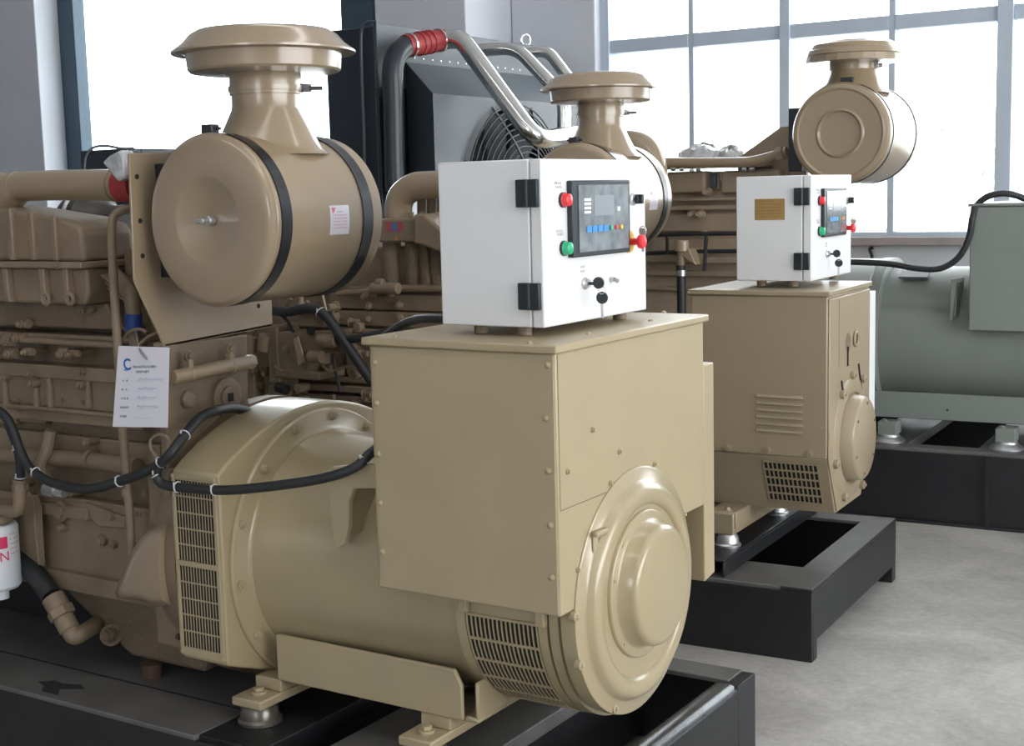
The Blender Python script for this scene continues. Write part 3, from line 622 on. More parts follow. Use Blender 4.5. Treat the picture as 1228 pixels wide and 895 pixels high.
a3.part('rain_cap', MB().lathe([(2.475, 0.12), (2.478, 0.245), (2.482, 0.258), (2.515, 0.255), (2.52, 0.262), (2.545, 0.252), (2.55, 0.24), (2.575, 0.228), (2.592, 0.19), (2.596, 0)], (cx, 7.52, 0), 'z', 24), AIRT, sharp=14)
a3.part('clamp_screw', MB().cyl((cx+0.09, 7.50, 2.455), (cx+0.17, 7.50, 2.455), 0.012, 8).box(cx+0.1, cx+0.15, 7.48, 7.52, 2.44, 2.475), ZINC, 0.002)

# ================================================================== ALTERNATOR 2
a2 = Thing('alternator', 'tan boxy alternator with louvres and flat round end cover, second set', 'alternator', (-2.2, 5.5, 0.36), T2)
P = a2.part
BX0, BX1, BY0, BY1 = -2.42, -1.852, 5.172, 5.765
P('housing', MB().box(BX0, BX1, BY0, BY1, 0.748, 1.392), TAN3, 0.006)
P('lower_housing', MB().prism([(BY0+0.004, 0.747), (BY0+0.115, 0.505), (BY1-0.115, 0.505), (BY1-0.004, 0.747)], 'x', BX0, BX1), TAN3, 0.004)
P('box_lid', MB().box(BX0-0.012, BX1+0.012, BY0-0.012, BY1+0.012, 1.392, 1.412), TAN3, 0.004)
P('barrel', MB().lathe([(-3.05, 0.36), (-2.42, 0.345)], (0, 5.50, 0.80), 'x', 64), TAN3)
for j in range(6):
    p = at(907, 474+j*8.2, 'y', BY0, T2); q = at(963, 476+j*8.2, 'y', BY0, T2)
    P('louvre', MB().prism([(BY0, p.z-0.008), (BY0-0.010, p.z-0.006), (BY0, p.z+0.006)], 'x', p.x, q.x), TAN3, 0.002)
for (px, py) in ((873, 537), (921, 540), (971, 545)): p = at(px, py, 'y', BY0, T2); P('housing_bolt', MB().hexbolt(p, 'y', -1, 0.012, 0.012), TAN3)
for (px, py) in ((985, 443), (985, 514), (983, 370)): p = at(px, py, 'y', BY0, T2); P('screw', MB().hexbolt(p, 'y', -1, 0.006, 0.006), TAN3)
# inlet grille on the chamfered side
c0 = Vector((0, BY0+0.004, 0.747)); c1_ = Vector((0, BY0+0.115, 0.505)); dn = (c1_-c0).normalized(); nrm = Vector((0, dn.z, -dn.y)); 
if nrm.y > 0: nrm = -nrm
def ch(x, t, off): p = c0+dn*t+nrm*off; return (x, p.y, p.z)
def chbox(mb, x0, x1, t0, t1, o0, o1): return mb.add([ch(x, t, o) for o in (o0, o1) for (x, t) in ((x0, t0), (x1, t0), (x1, t1), (x0, t1))], [(0,3,2,1),(4,5,6,7),(0,1,5,4),(1,2,6,5),(2,3,7,6),(3,0,4,7)])
P('inlet_opening', chbox(MB(), -2.118, -1.895, 0.028, 0.222, 0.0005, 0.002), DARK)
m = MB()
for i in range(13): x = -2.118+0.223*i/12; chbox(m, x-0.0026, x+0.0026, 0.028, 0.222, 0.002, 0.005)
for j in range(6): t = 0.028+0.194*j/5; chbox(m, -2.122, -1.891, t-0.0035, t+0.0035, 0.002, 0.006)
P('inlet_slats', m, TAN3, kind='stuff')
P('end_plate', MB().prism([(BY0+0.005, 1.38), (BY0+0.005, 0.74), (BY0+0.125, 0.512), (BY1-0.125, 0.512), (BY1-0.005, 0.74), (BY1-0.005, 1.38)], 'x', BX1, BX1+0.008), TAN3, 0.004)
P('end_dome', MB().lathe([(BX1+0.008, 0.255), (BX1+0.012, 0.25), (BX1+0.016, 0.20), (BX1+0.016, 0.19)], (0, 5.485, 0.785), 'x', 72, cap=False), TAN3, sharp=50)
P('bearing_cover', MB().lathe([(BX1+0.005, 0.182), (BX1+0.060, 0.172), (BX1+0.068, 0.162), (BX1+0.069, 0.0)], (0, 5.485, 0.785), 'x', 80), TAN3, sharp=50)
for k in range(6):
    a = 2*PI*k/6+0.4; P('cover_screw', MB().hexbolt((BX1+0.069, 5.485+0.145*math.cos(a), 0.785+0.145*math.sin(a)), 'x', 1, 0.005, 0.003), CAST)
for an in (60, 95, 130, 195, 240, 300, 345):
    a = math.radians(an); c = (BX1+0.008, 5.50+0.262*math.cos(a), 0.785+0.262*math.sin(a))
    P('plate_lug', MB().cyl(c, (c[0]+0.018, c[1], c[2]), 0.018, 12).hexbolt((c[0]+0.018, c[1], c[2]), 'x', 1, 0.008, 0.008), TAN3, 0.002)
for (y0, z0, y1, z1) in ((5.335, 1.04, 5.37, 0.955), (5.58, 1.08, 5.63, 0.96), (5.42, 1.17, 5.42, 1.09)):
    P('casting_slot', MB().cyl((BX1+0.009, y0, z0), (BX1+0.009, y1, z1), 0.005, 8), DARK)
P('cover_seam', MB().box(BX1+0.008, BX1+0.009, 5.30, 5.303, 1.09, 1.37), CAST)
P('smudged_recess', MB().lathe([(0, 0.04), (0.001, 0)], (BX1+0.008, 5.43, 1.185), 'x', 16), CAST)
P('lifting_eye', MB().torus((BX1+0.014, 5.53, 1.19), (1, 0, 0), 0.028, 0.006, 20, 6), TAN3)
fp_ = at(868, 628, 'y', 5.17, T2)
P('foot_bar', MB().box(fp_.x-0.06, fp_.x+0.06, 5.12, 5.85, 0.415, 0.505).box(fp_.x-0.05, fp_.x+0.07, 5.13, 5.30, 0.44, 0.51), TAN3, 0.005)
for yc in (5.16, 5.78):
    P('rubber_mount', MB().lathe([(0, 0.055), (0.008, 0.055), (0.014, 0.048), (0.035, 0.045), (0.053, 0.035)], (fp_.x+0.02, yc, 0.362), 'z', 24), ZINC); P('foot_bolt', MB().hexbolt((fp_.x+0.02, yc, 0.509), 'z', 1, 0.014, 0.014), TAN3)
single('white_board', MB().box(-2.3, -1.862, BY1+0.02, BY1+0.15, 0.76, 1.36), WHITE, 'narrow white steel panel on the far side of the second tan alternator', 'panel', T2, bevel=0.003)

# ================================================================== ALTERNATOR 3
a3_ = Thing('alternator', 'grey green alternator with square terminal box in front of the long window', 'alternator', (-1.3, 7.97, 0.41), T3)
P = a3_.part; GY, GZ, GR = 7.97, 0.93, 0.415
P('barrel', MB().lathe([(-2.40, GR), (0.0, GR), (0.02, GR-0.03), (0.02, 0)], (0, GY, GZ), 'x', 96), GREEN)
P('flange_ring', MB().lathe([(-2.47, GR+0.05), (-2.41, GR+0.05), (-2.40, GR+0.02), (-2.40, GR)], (0, GY, GZ), 'x', 80), GREEN)
pr = [(GY-0.44, GZ-0.3), (GY-0.44, GZ+0.27)]
for k in range(1, 16):
    t = k/16; pr.append((GY-0.44+0.88*t, GZ+0.27+0.19*math.sin(PI*t)**0.9))
pr += [(GY+0.44, GZ+0.27), (GY+0.44, GZ-0.3), (GY+0.25, GZ-0.42), (GY-0.25, GZ-0.42)]
P('fan_cowl', MB().prism(pr, 'x', -2.72, -2.47), GREEN, 0.008, sharp=25)
p = at(1094, 340, 'y', 7.75, T3)
P('cover_plate', MB().prism([(7.72, 1.29), (7.80, 1.325), (7.80, 1.333), (7.72, 1.30)], 'x', -2.33, -2.17), SHR)
P('terminal_box', MB().box(-1.892, -0.95, 7.45, 8.35, 1.035, 1.69), GREEN, 0.006)
P('box_lid', MB().box(-1.902, -0.94, 7.44, 8.36, 1.69, 1.705), GREEN, 0.004)
for z in (1.08, 1.23, 1.38, 1.53, 1.65): P('screw', MB().hexbolt((-1.88, 7.45, z), 'y', -1, 0.006, 0.006), GREEN)
p = at(1146, 335, 'y', 7.52, T3); q = at(1141, 384, 'y', 7.52, T3)
P('lifting_lug', MB().prism([(p.x-0.02, p.z), (p.x+0.045, p.z+0.012), (p.x+0.045, p.z-0.012), (p.x+0.01, p.z-0.02), (q.x+0.008, q.z), (q.x-0.008, q.z)], 'y', 7.50, 7.52).box(p.x-0.014, p.x+0.006, 7.52, 7.70, q.z+0.02, p.z-0.02), GREEN, 0.003)
P('foot_channel', MB().box(-2.62, -0.6, 7.50, 7.515, 0.535, 0.68).box(-2.62, -0.6, 7.515, 7.75, 0.535, 0.55), GREEN, 0.004)
for (px, py) in ((1136, 492),): p = at(px, py, 'y', 7.5, T3); P('channel_hole', MB().cyl((p.x, 7.4985, p.z), (p.x, 7.51, p.z), 0.006, 10), DARK)
for px in (1066, 1207):
    p = at(px, 524 if px < 1100 else 534, 'y', 7.47, T3)
    P('foot_block', MB().box(p.x-0.05, p.x+0.05, 7.42, 7.54, H3+0.042, H3+0.115).hexbolt((p.x-0.02, 7.45, H3+0.115), 'z', 1, 0.014, 0.012), GREEN, 0.004)
    P('rubber_mount', MB().lathe([(0.0, 0.088), (0.006, 0.088), (0.018, 0.078), (0.030, 0.06), (0.043, 0.055)], (p.x, 7.47, H3), 'z', 28), ZINC)
    P('foot_block', MB().box(p.x-0.055, p.x+0.055, 8.4, 8.5, H3, H3+0.13), GREEN, 0.004)
cb = [at(x, y, 'y', 7.42, T3) for (x, y) in ((1005, 314), (1040, 315), (1070, 317), (1100, 322), (1128, 322), (1150, 308), (1162, 284), (1166, 262))]
cb += [at(x, y, 'y', 7.46, T3) for (x, y) in ((1171, 247), (1184, 236), (1205, 232))]+[at(1228, 238, 'y', 7.5, T3), at(1250, 252, 'y', 7.55, T3)]
single('cable', MB().tube(cb, 0.017, 12), RUB, 'black cable looping over the grey green terminal box at the right', 'cable', T3)

# ================================================================== RADIATORS
r3 = Thing('radiator', 'dark blue grey radiator with fan guard and shroud behind the nearest white cabinet', 'radiator', (-5.8, 8.0, 0), T1)
RX = -5.5; RY0 = at(451, 27, 'x', RX).y; RY1 = at(641, 53, 'x', RX).y; RZ = at(451, 27, 'x', RX).z
P = r3.part
P('core_box', MB().box(RX-0.42, RX-0.02, RY0, RY1+0.05, 0.42, RZ-0.02), DCLOTH, 0.008)
P('front_frame', MB().box(RX-0.02, RX, RY0, RY1+0.05, RZ-0.40, RZ), SHR, 0.004).name
P('front_frame', MB().box(RX-0.02, RX, RY0, RY0+0.09, 0.42, RZ-0.40), DCLOTH, 0.004)
P('front_frame', MB().box(RX-0.02, RX, RY1-0.05, RY1+0.05, 0.42, RZ-0.40), SHR, 0.004)
P('stand_leg', MB().box(RX-0.4, RX-0.3, RY0+0.03, RY1, 0.0, 0.42), BLACK); P('stand_leg', MB().box(RX-0.1, RX-0.02, RY0+0.03, RY1, 0.0, 0.42), BLACK)
# shroud: pyramid frustum leading to a box
sx = RX+0.34
A = [at(486, 74, 'x', RX), at(672, 92, 'x', RX)]; B = [at(519, 112, 'x', sx), at(690, 118, 'x', sx)]
ya, yb_, za = A[0].y, RY1-0.02, A[0].z; yc, yd, zc = B[0].y, B[0].y+1.84, B[0].z
zlow = 1.15
P('fan_shroud', MB().add([(RX, ya, zlow-0.2), (RX, yb_, zlow-0.2), (RX, yb_, za), (RX, ya, za), (sx, yc, zlow), (sx, yd, zlow), (sx, yd, zc), (sx, yc, zc)],
    [(0,1,2,3),(3,2,6,7),(0,3,7,4),(1,5,6,2),(0,4,5,1)]), SHR, 0.004)
fc = Vector((sx, 8.15, 1.80)); Rf = 0.60
face = MB()
n = 48; vs = []; fs = []
for k in range(n):
    a = 2*PI*k/n; vs.append((sx, fc.y+Rf*math.cos(a), fc.z+Rf*math.sin(a)))
sq = []
for k in range(n):
    a = 2*PI*k/n; c, s_ = math.cos(a), math.sin(a); t = 1/max(abs(c), abs(s_)); 
    y = fc.y+(yd-fc.y if c > 0 else fc.y-yc)*min(1, max(-1, c*t)) if True else 0; z = fc.z+(zc-fc.z if s_ > 0 else fc.z-zlow)*min(1, max(-1, s_*t)); sq.append((sx, y, z))
face.add(vs+sq, [(k, (k+1) % n, n+(k+1) % n, n+k) for k in range(n)])
P('shroud_face', face, SHR)
P('shroud_throat', MB().lathe([(sx, Rf), (sx-0.2, Rf)], (0, fc.y, fc.z), 'x', 48, cap=False), DCLOTH)
P('fan_backing', MB().lathe([(sx-0.21, Rf), (sx-0.2, Rf), (sx-0.2, 0)], (0, fc.y, fc.z), 'x', 48), DARK)
fan = MB()
for k in range(8):
    a = 2*PI*k/8; u = Vector((0, math.cos(a), math.sin(a))); v = Vector((0, -math.sin(a), math.cos(a))); c = Vector((sx-0.12, fc.y, fc.z))
    fan.add([c+u*0.08-v*0.03+Vector((0.03,0,0)), c+u*0.08+v*0.03-Vector((0.03,0,0)), c+u*0.56+v*0.16-Vector((0.04,0,0)), c+u*0.56-v*0.03+Vector((0.04,0,0))], [(0, 1, 2, 3)])
    P('fan_blade', fan, DCLOTH); fan = MB()
P('fan_hub', MB().cyl((sx-0.16, fc.y, fc.z), (sx-0.06, fc.y, fc.z), 0.09, 20), BLACK)
for i in range(14): P('guard_ring', MB().torus((sx+0.02+0.01*(14-i), fc.y, fc.z), (1, 0, 0), 0.09+0.041*i, 0.0055, 64, 6), RUB)
for k in range(8):
    a = 2*PI*k/8+0.25; P('guard_spoke', MB().tube([(sx+0.16, fc.y+0.07*math.cos(a), fc.z+0.07*math.sin(a)), (sx+0.10, fc.y+0.35*math.cos(a+0.1), fc.z+0.35*math.sin(a+0.1)), (sx, fc.y+0.65*math.cos(a+0.16), fc.z+0.65*math.sin(a+0.16))], 0.008, 6, 4), SHR)
# rivets along the shroud top, outlet flange, lifting ring
for i in range(14):
    y = ya+0.1+i*0.1; P('rivet', MB().lathe([(0, 0.007), (0.004, 0.005), (0.005, 0)], (RX, y, za+0.03), 'x', 8), STEEL)
p = at(469, 26, 'x', RX-0.1); P('filler_cap', MB().lathe([(0, 0.05), (0.03, 0.05), (0.035, 0.035)], (RX-0.12, p.y+0.05, RZ-0.02), 'z', 20), RED)
p = at(630, 45, 'x', RX-0.1); P('lifting_ring', MB().torus((RX-0.1, p.y, RZ+0.05), (1, -0.5, 0), 0.04, 0.009, 24, 8), STEEL); P('ring_stem', MB().cyl((RX-0.1, p.y, RZ-0.02), (RX-0.1, p.y, RZ+0.02), 0.012, 8), STEEL)
# breather line along the dark side
yl = RY0-0.03
pts = [at(452, 26, 'y', yl), at(440, 27, 'y', yl), at(434, 36, 'y', yl), at(433, 60, 'y', yl), at(435, 120, 'y', yl), at(437, 180, 'y', yl), at(438, 260, 'y', yl)]
P('breather_line', MB().tube(pts, 0.010, 8, 4), SHR, label='thin grey breather pipe')
# charge air pipe, dark section
y2 = RY0+0.05; zt = at(485, 52, 'x', RX+0.12)
XP = RX+0.12
pp = [at(x, y, 'x', XP) for (x, y) in ((474, 230), (473, 180), (472, 120), (471, 85), (476, 66), (487, 55))]
P('inlet_pipe', MB().tube(pp, 0.067, 18, 6), DCLOTH)
hs = [at(486, 55, 'x', XP), at(507, 52, 'x', XP+0.03), at(531, 48, 'x', XP+0.06)]
P('red_hose', MB().tube(hs, 0.07, 20, 8), RED, label='red silicone hose')
for i, t in enumerate((0.12, 0.36, 0.5, 0.64, 0.9)):
    c = hs[0].lerp(hs[2], t); d = (hs[2]-hs[0]).normalized(); P('hose_rib', MB().cyl(c-d*0.008, c+d*0.008, 0.078, 20), RED if i in (1, 2, 3) else STEEL)
# polished pipes
def bent_pipe(px, r, label, plane='y', vals=None):
    pts = [at(x, y, 'y', v) for (x, y, v) in px]
    # sharpen the bends: add points close to each corner
    Q = [pts[0]]
    for i in range(1, len(pts)-1):
        a, b, c = pts[i-1], pts[i], pts[i+1]; k = min(2.2*r, (b-a).length*0.45, (c-b).length*0.45)
        p0 = b+(a-b).normalized()*k; p2 = b+(c-b).normalized()*k
        for t in [j/6 for j in range(7)]: Q.append(p0*(1-t)**2+b*2*t*(1-t)+p2*t*t)
    Q.append(pts[-1]); m = MB().tube(Q, r, 20, 0); return m
hy = hs[2].y
m = bent_pipe([(528, 48.5, hy), (553, 46, hy+0.02), (642, 168, hy+0.02), (690, 162, hy+0.5)], 0.062, '')
single('charge_air_pipe', m, STEEL, 'thick polished steel pipe slanting down from the red hose on the radiator', 'pipe', T1, group='charge air pipes')
m = bent_pipe([(575, 60, hy+0.35), (619, 57, hy+0.4), (677, 118, hy+0.4), (676, 178, hy+0.4)], 0.045, '')
single('charge_air_pipe', m, STEEL, 'thinner polished steel pipe, middle one of three, bending down behind the second rain cap', 'pipe', T1, group='charge air pipes')
m = bent_pipe([(632, 63, hy+0.9), (657, 61, hy+0.95), (700, 118, hy+0.95), (699, 160, hy+0.95)], 0.042, '')
single('charge_air_pipe', m, STEEL, 'thin polished steel pipe farthest from the red hose, closest to the grey wall', 'pipe', T1, group='charge air pipes')
rs_ = at(678, 160, 'y', hy+0.42); P('pipe_sleeve', MB().cyl((rs_.x, rs_.y, rs_.z-0.04), (rs_.x, rs_.y, rs_.z+0.04), 0.056, 20), RED, label='small red sleeve')
# low dark radiator of the second set behind the nearest air cleaner
r2 = Thing('radiator', 'low dark radiator behind the nearest air cleaner, under the left window', 'radiator', (-6.2, 5.6, 0), T1)
ra = at(95, 181, 'x', -6.4)
r2.part('core_box', MB().box(-6.4, -6.02, ra.y, 6.75, 0.35, ra.z), DCLOTH, 0.01)
r2.part('front_frame', MB().box(-6.02, -6.0, ra.y, ra.y+0.1, 0.35, ra.z), DCLOTH, 0.004)
r2.part('front_frame', MB().box(-6.02, -6.0, ra.y+0.1, 6.75, ra.z-0.08, ra.z), DCLOTH, 0.004)
r2.part('stand', MB().box(-6.4, -6.3, ra.y, 6.75, 0, 0.35).box(-6.12, -6.02, ra.y, 6.75, 0, 0.35), BLACK)
w_ = [at(x, y, 'x', -5.95) for (x, y) in ((101, 205), (103, 188), (112, 177), (128, 175), (145, 178), (160, 178))]
r2.part('overflow_tube', MB().tube(w_, 0.007, 8, 5), SHR)

# ================================================================== ENGINE 1
e1 = Thing('engine', 'brown tan diesel engine coupled to the nearest alternator, at the left edge', 'engine', (-4.2, AY, 0.289))
P = e1.part
FY = 2.96
def E1(x, y, v=FY): return at(x, y, 'y', v)
zz = lambda px, py, v=FY: E1(px, py, v).z
P('engine_block', MB().prism([(-5.8, FY+0.03), (-3.12, FY+0.03), (-3.12, 3.16), (-3.45, 3.52), (-5.8, 3.52)], 'z', 0.58, 1.40), CAST, 0.008)
P('cylinder_head', MB().prism([(-5.8, 3.02), (-3.14, 3.02), (-3.14, 3.18), (-3.5, 3.48), (-5.8, 3.48)], 'z', 1.40, 1.64), CAST, 0.01)
P('sump', MB().prism([(-3.86, 0.61), (-3.10, 0.60), (-3.06, 0.50), (-3.12, 0.335), (-3.46, 0.335), (-3.74, 0.50)], 'y', 3.02, 3.48), CAST, 0.015, seg=3)
P('shade_block', MB().box(-5.8, -3.7, 3.24, 3.48, 0.30, 0.60), BLACK, 0.01)  # added black block, stands in for the deep shade under the engine
P('sump_rail', MB().box(-5.8, -3.1, 2.985, 3.50, 0.60, 0.625), ENG, 0.003)
# horizontal ledges of the crankcase
for (py0, py1, d) in ((398, 404, 0.05), (436, 452, 0.035), (452, 487, 0.015), (487, 492, 0.03), (520, 545, 0.0)):
    P('crankcase_ledge', MB().box(-5.8, -3.2, FY-d, FY+0.05, zz(60, py1), zz(60, py0)), ENG, 0.005)
P('crankcase_ledge', MB().prism([(-5.8, 1.14), (-3.3, 1.16), (-3.24, 1.12), (-5.8, 1.10)], 'y', FY-0.02, FY+0.04), ENG, 0.004)
for px in (5, 40, 92):
    p = E1(px, 488); P('side_cover', MB().box(p.x-0.065, p.x+0.065, FY-0.012, FY+0.03, p.z-0.055, p.z+0.035), ENG, 0.008)
    for sx_ in (-0.05, 0.05): P('cover_bolt', MB().hexbolt((p.x+sx_, FY-0.012, p.z+0.02), 'y', -1, 0.008, 0.008), CAST)
for px, py in ((42, 460), (102, 445), (100, 462), (40, 448), (8, 452), (60, 538), (108, 530), (30, 580), (88, 590)):
    p = E1(px, py, FY-0.03); P('boss_bolt', MB().cyl((p.x, FY, p.z), (p.x, FY-0.045, p.z), 0.014, 12).hexbolt((p.x, FY-0.045, p.z), 'y', -1, 0.010, 0.012), ENG, 0.002)
# vertical bracket on the block
a = E1(58, 520, FY-0.05); b = E1(54, 560, FY-0.05); P('pipe_bracket', MB().tube([(a.x+0.015, FY-0.05, a.z+0.01), (a.x, FY-0.06, a.z-0.05), (b.x, FY-0.07, b.z), (b.x+0.012, FY-0.05, b.z-0.05)], 0.020, 10, 5), ENG)
# oil gallery pipe and fuel rail
P('oil_pipe', MB().tube([E1(-60, 543, 2.93), E1(0, 546, 2.93), E1(60, 549, 2.93), E1(110, 553, 2.93), E1(165, 560, 2.93)], 0.027, 16, 4), ENG)
for px in (60, 108): 
    p = E1(px, 550, 2.93); q = E1(px+3, 551, 2.93); P('pipe_union', MB().cyl(p, q, 0.033, 14), ENG)
P('fuel_rail', MB().tube([E1(-60, 408, 2.9), E1(30, 408, 2.9), E1(80, 411, 2.9), E1(138, 414, 2.9)], 0.010, 10, 4), ENG)
for (px, py, r) in ((12, 408, 0.022), (25, 405, 0.018), (15, 424, 0.018), (35, 422, 0.014), (78, 424, 0.018), (90, 424, 0.012), (105, 372, 0.01), (30, 388, 0.018)):
    p = E1(px, py, 2.9); P('fuel_fitting', MB().cyl((p.x-0.02, 2.9, p.z), (p.x+0.02, 2.9, p.z), r, 6).cyl((p.x, 2.88, p.z), (p.x, 2.97, p.z), r*0.7, 8).hexbolt((p.x, 2.88, p.z), 'y', -1, r*0.6, 0.012), ENG, 0.002)
for px in (8, 45, 62, 108): p = E1(px, 470, FY-0.015); P('drain_tube', MB().cyl((p.x, FY-0.02, p.z+0.07), (p.x, FY-0.02, p.z-0.05), 0.012, 10), ENG)
# ribbed cooler housing
CY = 2.84
c_r = at(97, 270, 'y', CY).x; z_t = at(97, 270, 'y', CY).z; z_m = at(97, 314, 'y', CY).z; z_m2 = at(97, 322, 'y', CY).z; z_b = at(94, 366, 'y', CY).z
slope = 0.16
xl = c_r-1.5
P('cooler_upper', MB().prism([(xl, z_m), (xl, at(0, 250, 'y', CY).z+0.08), (at(0, 250, 'y', CY).x, at(0, 250, 'y', CY).z), (at(72, 262, 'y', CY).x, at(72, 262, 'y', CY).z), (c_r-0.02, z_t+0.0), (c_r, z_t-0.02), (c_r, z_m)], 'y', CY, 3.04), ENG, 0.012, seg=3)
P('cooler_flange', MB().box(xl, c_r+0.012, CY-0.02, 3.24, z_m2, z_m), ENG, 0.004)
P('cooler_lower', MB().prism([(xl, z_b), (xl, z_m2), (c_r-0.0, z_m2), (c_r-0.0, z_b+0.03), (c_r-0.02, z_b)], 'y', CY+0.01, 3.2), ENG, 0.010, seg=3)
for px in (18, 43, 70, -8):
    p = at(px, 290, 'y', CY); P('cooler_rib', MB().prism([(p.x-0.012, z_m+0.003), (p.x-0.010, z_t+0.015-(px/97)*0.0+0.05*(1-px/97)), (p.x+0.010, z_t+0.015+0.05*(1-px/97)), (p.x+0.012, z_m+0.003)], 'y', CY-0.018, CY+0.005), ENG, 0.005)
for px in (10, 54, 82, -20):
    p = at(px, 340, 'y', CY); P('cooler_rib', MB().prism([(p.x-0.014, z_m2), (p.x+0.012, z_m2), (p.x+0.014, z_b+0.02), (p.x+0.024, z_b+0.003), (p.x-0.004, z_b+0.003)], 'y', CY-0.014, CY+0.012), ENG, 0.004)
for px in (54, 83): p = at(px, 359, 'y', CY-0.014); P('rib_eye', MB().torus((p.x, CY-0.012, p.z), (0, 1, 0), 0.016, 0.006, 18, 8), ENG); P('eye_plug', MB().cyl((p.x, CY-0.012, p.z), (p.x, CY-0.003, p.z), 0.012, 12), DARK)
P('flange_bolt', MB().hexbolt(at(69, 318, 'y', CY-0.02), 'y', -1, 0.009, 0.01), ENG)
P('cooler_foot', MB().prism([(xl, 1.42), (xl, z_b), (c_r-0.02, z_b), (c_r+0.06, 1.43)], 'y', CY+0.09, 3.1), CAST, 0.008)
# end casting between cooler and tubes
P('end_casting', MB().box(c_r, -3.14, 2.99, 3.25, 1.50, z_m+0.03), CAST, 0.02, seg=3)
for k in range(3):
    P('casting_web', MB().prism([(c_r+0.005, z_m2-0.02-k*0.02), (c_r+0.09, z_m2-0.065-k*0.018), (c_r+0.09, z_m2-0.075-k*0.018), (c_r+0.005, z_m2-0.03-k*0.02)], 'y', 2.90+k*0.01, 2.99), ENG, 0.002)
# top pipe with elbow and red sleeve
P('crossover_pipe', MB().tube([E1(10, 262, 2.95), E1(8, 243, 2.95), E1(22, 226, 2.95), E1(45, 223, 2.95), E1(90, 222, 2.95), E1(147, 222, 2.95)], 0.050, 24, 8, rad=lambda t: 0.052 if t < 0.4 else 0.048), AIRT)
P('pipe_elbow', MB().tube([E1(-40, 222, 2.95), E1(-10, 223, 2.95), E1(10, 226, 2.95), E1(22, 224, 2.95)], 0.050, 20, 6), AIRT)
P('pipe_bead', MB().cyl(E1(137, 222, 2.95), E1(140, 222, 2.95), 0.051, 24), AIRT)
P('red_sleeve', MB().cyl(E1(146, 222, 2.95), E1(166, 222, 2.95), 0.052, 24), RED, label='red rubber sleeve')
P('air_duct', MB().tube([E1(164, 222, 2.95), E1(180, 221, 2.98), E1(190, 220, 3.1)], 0.047, 20, 6), AIRT)
# turbocharger behind
tc_ = at(108, 268, 'y', 3.25)
P('turbo_housing', MB().lathe([(-0.10, 0.03), (-0.08, 0.09), (-0.03, 0.115), (0.03, 0.115), (0.06, 0.08), (0.12, 0.06), (0.2, 0.06)], tc_, 'x', 40), mat('bare_cast_metal', (0.08, 0.075, 0.07), 0.4, metal=0.4, var=0.2, nscale=12))
P('turbo_clamp', MB().torus((tc_.x+0.0, tc_.y, tc_.z), (1, 0, 0), 0.118, 0.008, 40, 8), ZINC)
P('exhaust_manifold', MB().tube([(tc_.x-1.2, 3.3, 1.64), (tc_.x-0.5, 3.3, 1.64), (tc_.x+0.05, 3.3, 1.66), (tc_.x+0.3, 3.3, 1.66)], 0.05, 16, 5), CAST)
# long vertical tubes
P('breather_tube', MB().tube([at(156, 251, 'y', 2.9), at(148, 252, 'y', 2.86), at(138, 258, 'y', 2.84), at(134.5, 274, 'y', 2.83), at(136, 330, 'y', 2.83), at(141, 415, 'y', 2.83), at(147, 515, 'y', 2.83), at(154, 600, 'y', 2.83), at(158, 665, 'y', 2.83)], 0.0135, 12, 5), ENG)
p = at(152, 590, 'y', 2.83); P('tube_union', MB().cyl((p.x, p.y, p.z-0.012), (p.x, p.y, p.z+0.012), 0.017, 12), ENG)
P('coolant_elbow', MB().tube([at(138, 330, 'y', 2.95), at(148, 342, 'y', 2.92), at(157, 355, 'y', 2.90), at(160, 378, 'y', 2.90)], 0.024, 14, 6), ENG)
P('blue_sleeve', MB().cyl(at(160, 376, 'y', 2.90), at(160, 397, 'y', 2.90), 0.026, 18), BLUEF, label='blue taped sleeve')
P('coolant_stub', MB().cyl(at(160, 397, 'y', 2.90), at(162, 418, 'y', 2.90), 0.016, 14), ENG)
P('thin_wire', MB().tube([at(146, 410, 'y', 2.86), at(155, 398, 'y', 2.86), at(168, 395, 'y', 2.86), at(176, 399, 'y', 2.86)], 0.005, 6, 5), ENG)
P('thin_wire', MB().tube([at(166, 415, 'y', 2.86), at(178, 404, 'y', 2.86), at(192, 398, 'y', 2.86)], 0.005, 6, 5), ENG)
P('rear_panel', MB().box(-3.2, -3.055, 3.0, 3.22, 1.40, 1.80), CAST, 0.01)
# air cleaner bracket, plate facing the alternator
BXP = -3.045
bp = [at(x, y, 'x', BXP) for (x, y) in ((155, 184), (161, 337), (198, 417), (327, 392), (326, 357))]
poly = [(v.y, v.z) for v in bp]+[(bp[4].y, 1.95), (bp[4].y-0.1, 1.97)]
P('cleaner_bracket', MB().prism(poly, 'x', BXP-0.008, BXP), AIRT, 0.002)
P('bracket_flange', MB().prism([(bp[2].y, bp[2].z), (bp[3].y, bp[3].z), (bp[3].y, bp[3].z+0.012), (bp[2].y, bp[2].z+0.012)], 'x', BXP-0.05, BXP), AIRT, 0.003)
P('saddle', MB().prism([(2.86, 1.60), (3.26, 1.60), (3.26, 1.93), (2.86, 1.93)], 'x', BXP, -2.985), STRAP, 0.004)
for (px, py) in ((164, 212), (168, 265), (171, 307), (310, 367)):
    p = at(px, py, 'x', BXP); P('bracket_hole', MB().cyl((BXP-0.001, p.y, p.z), (BXP+0.0012, p.y, p.z), 0.0075, 12), DARK)
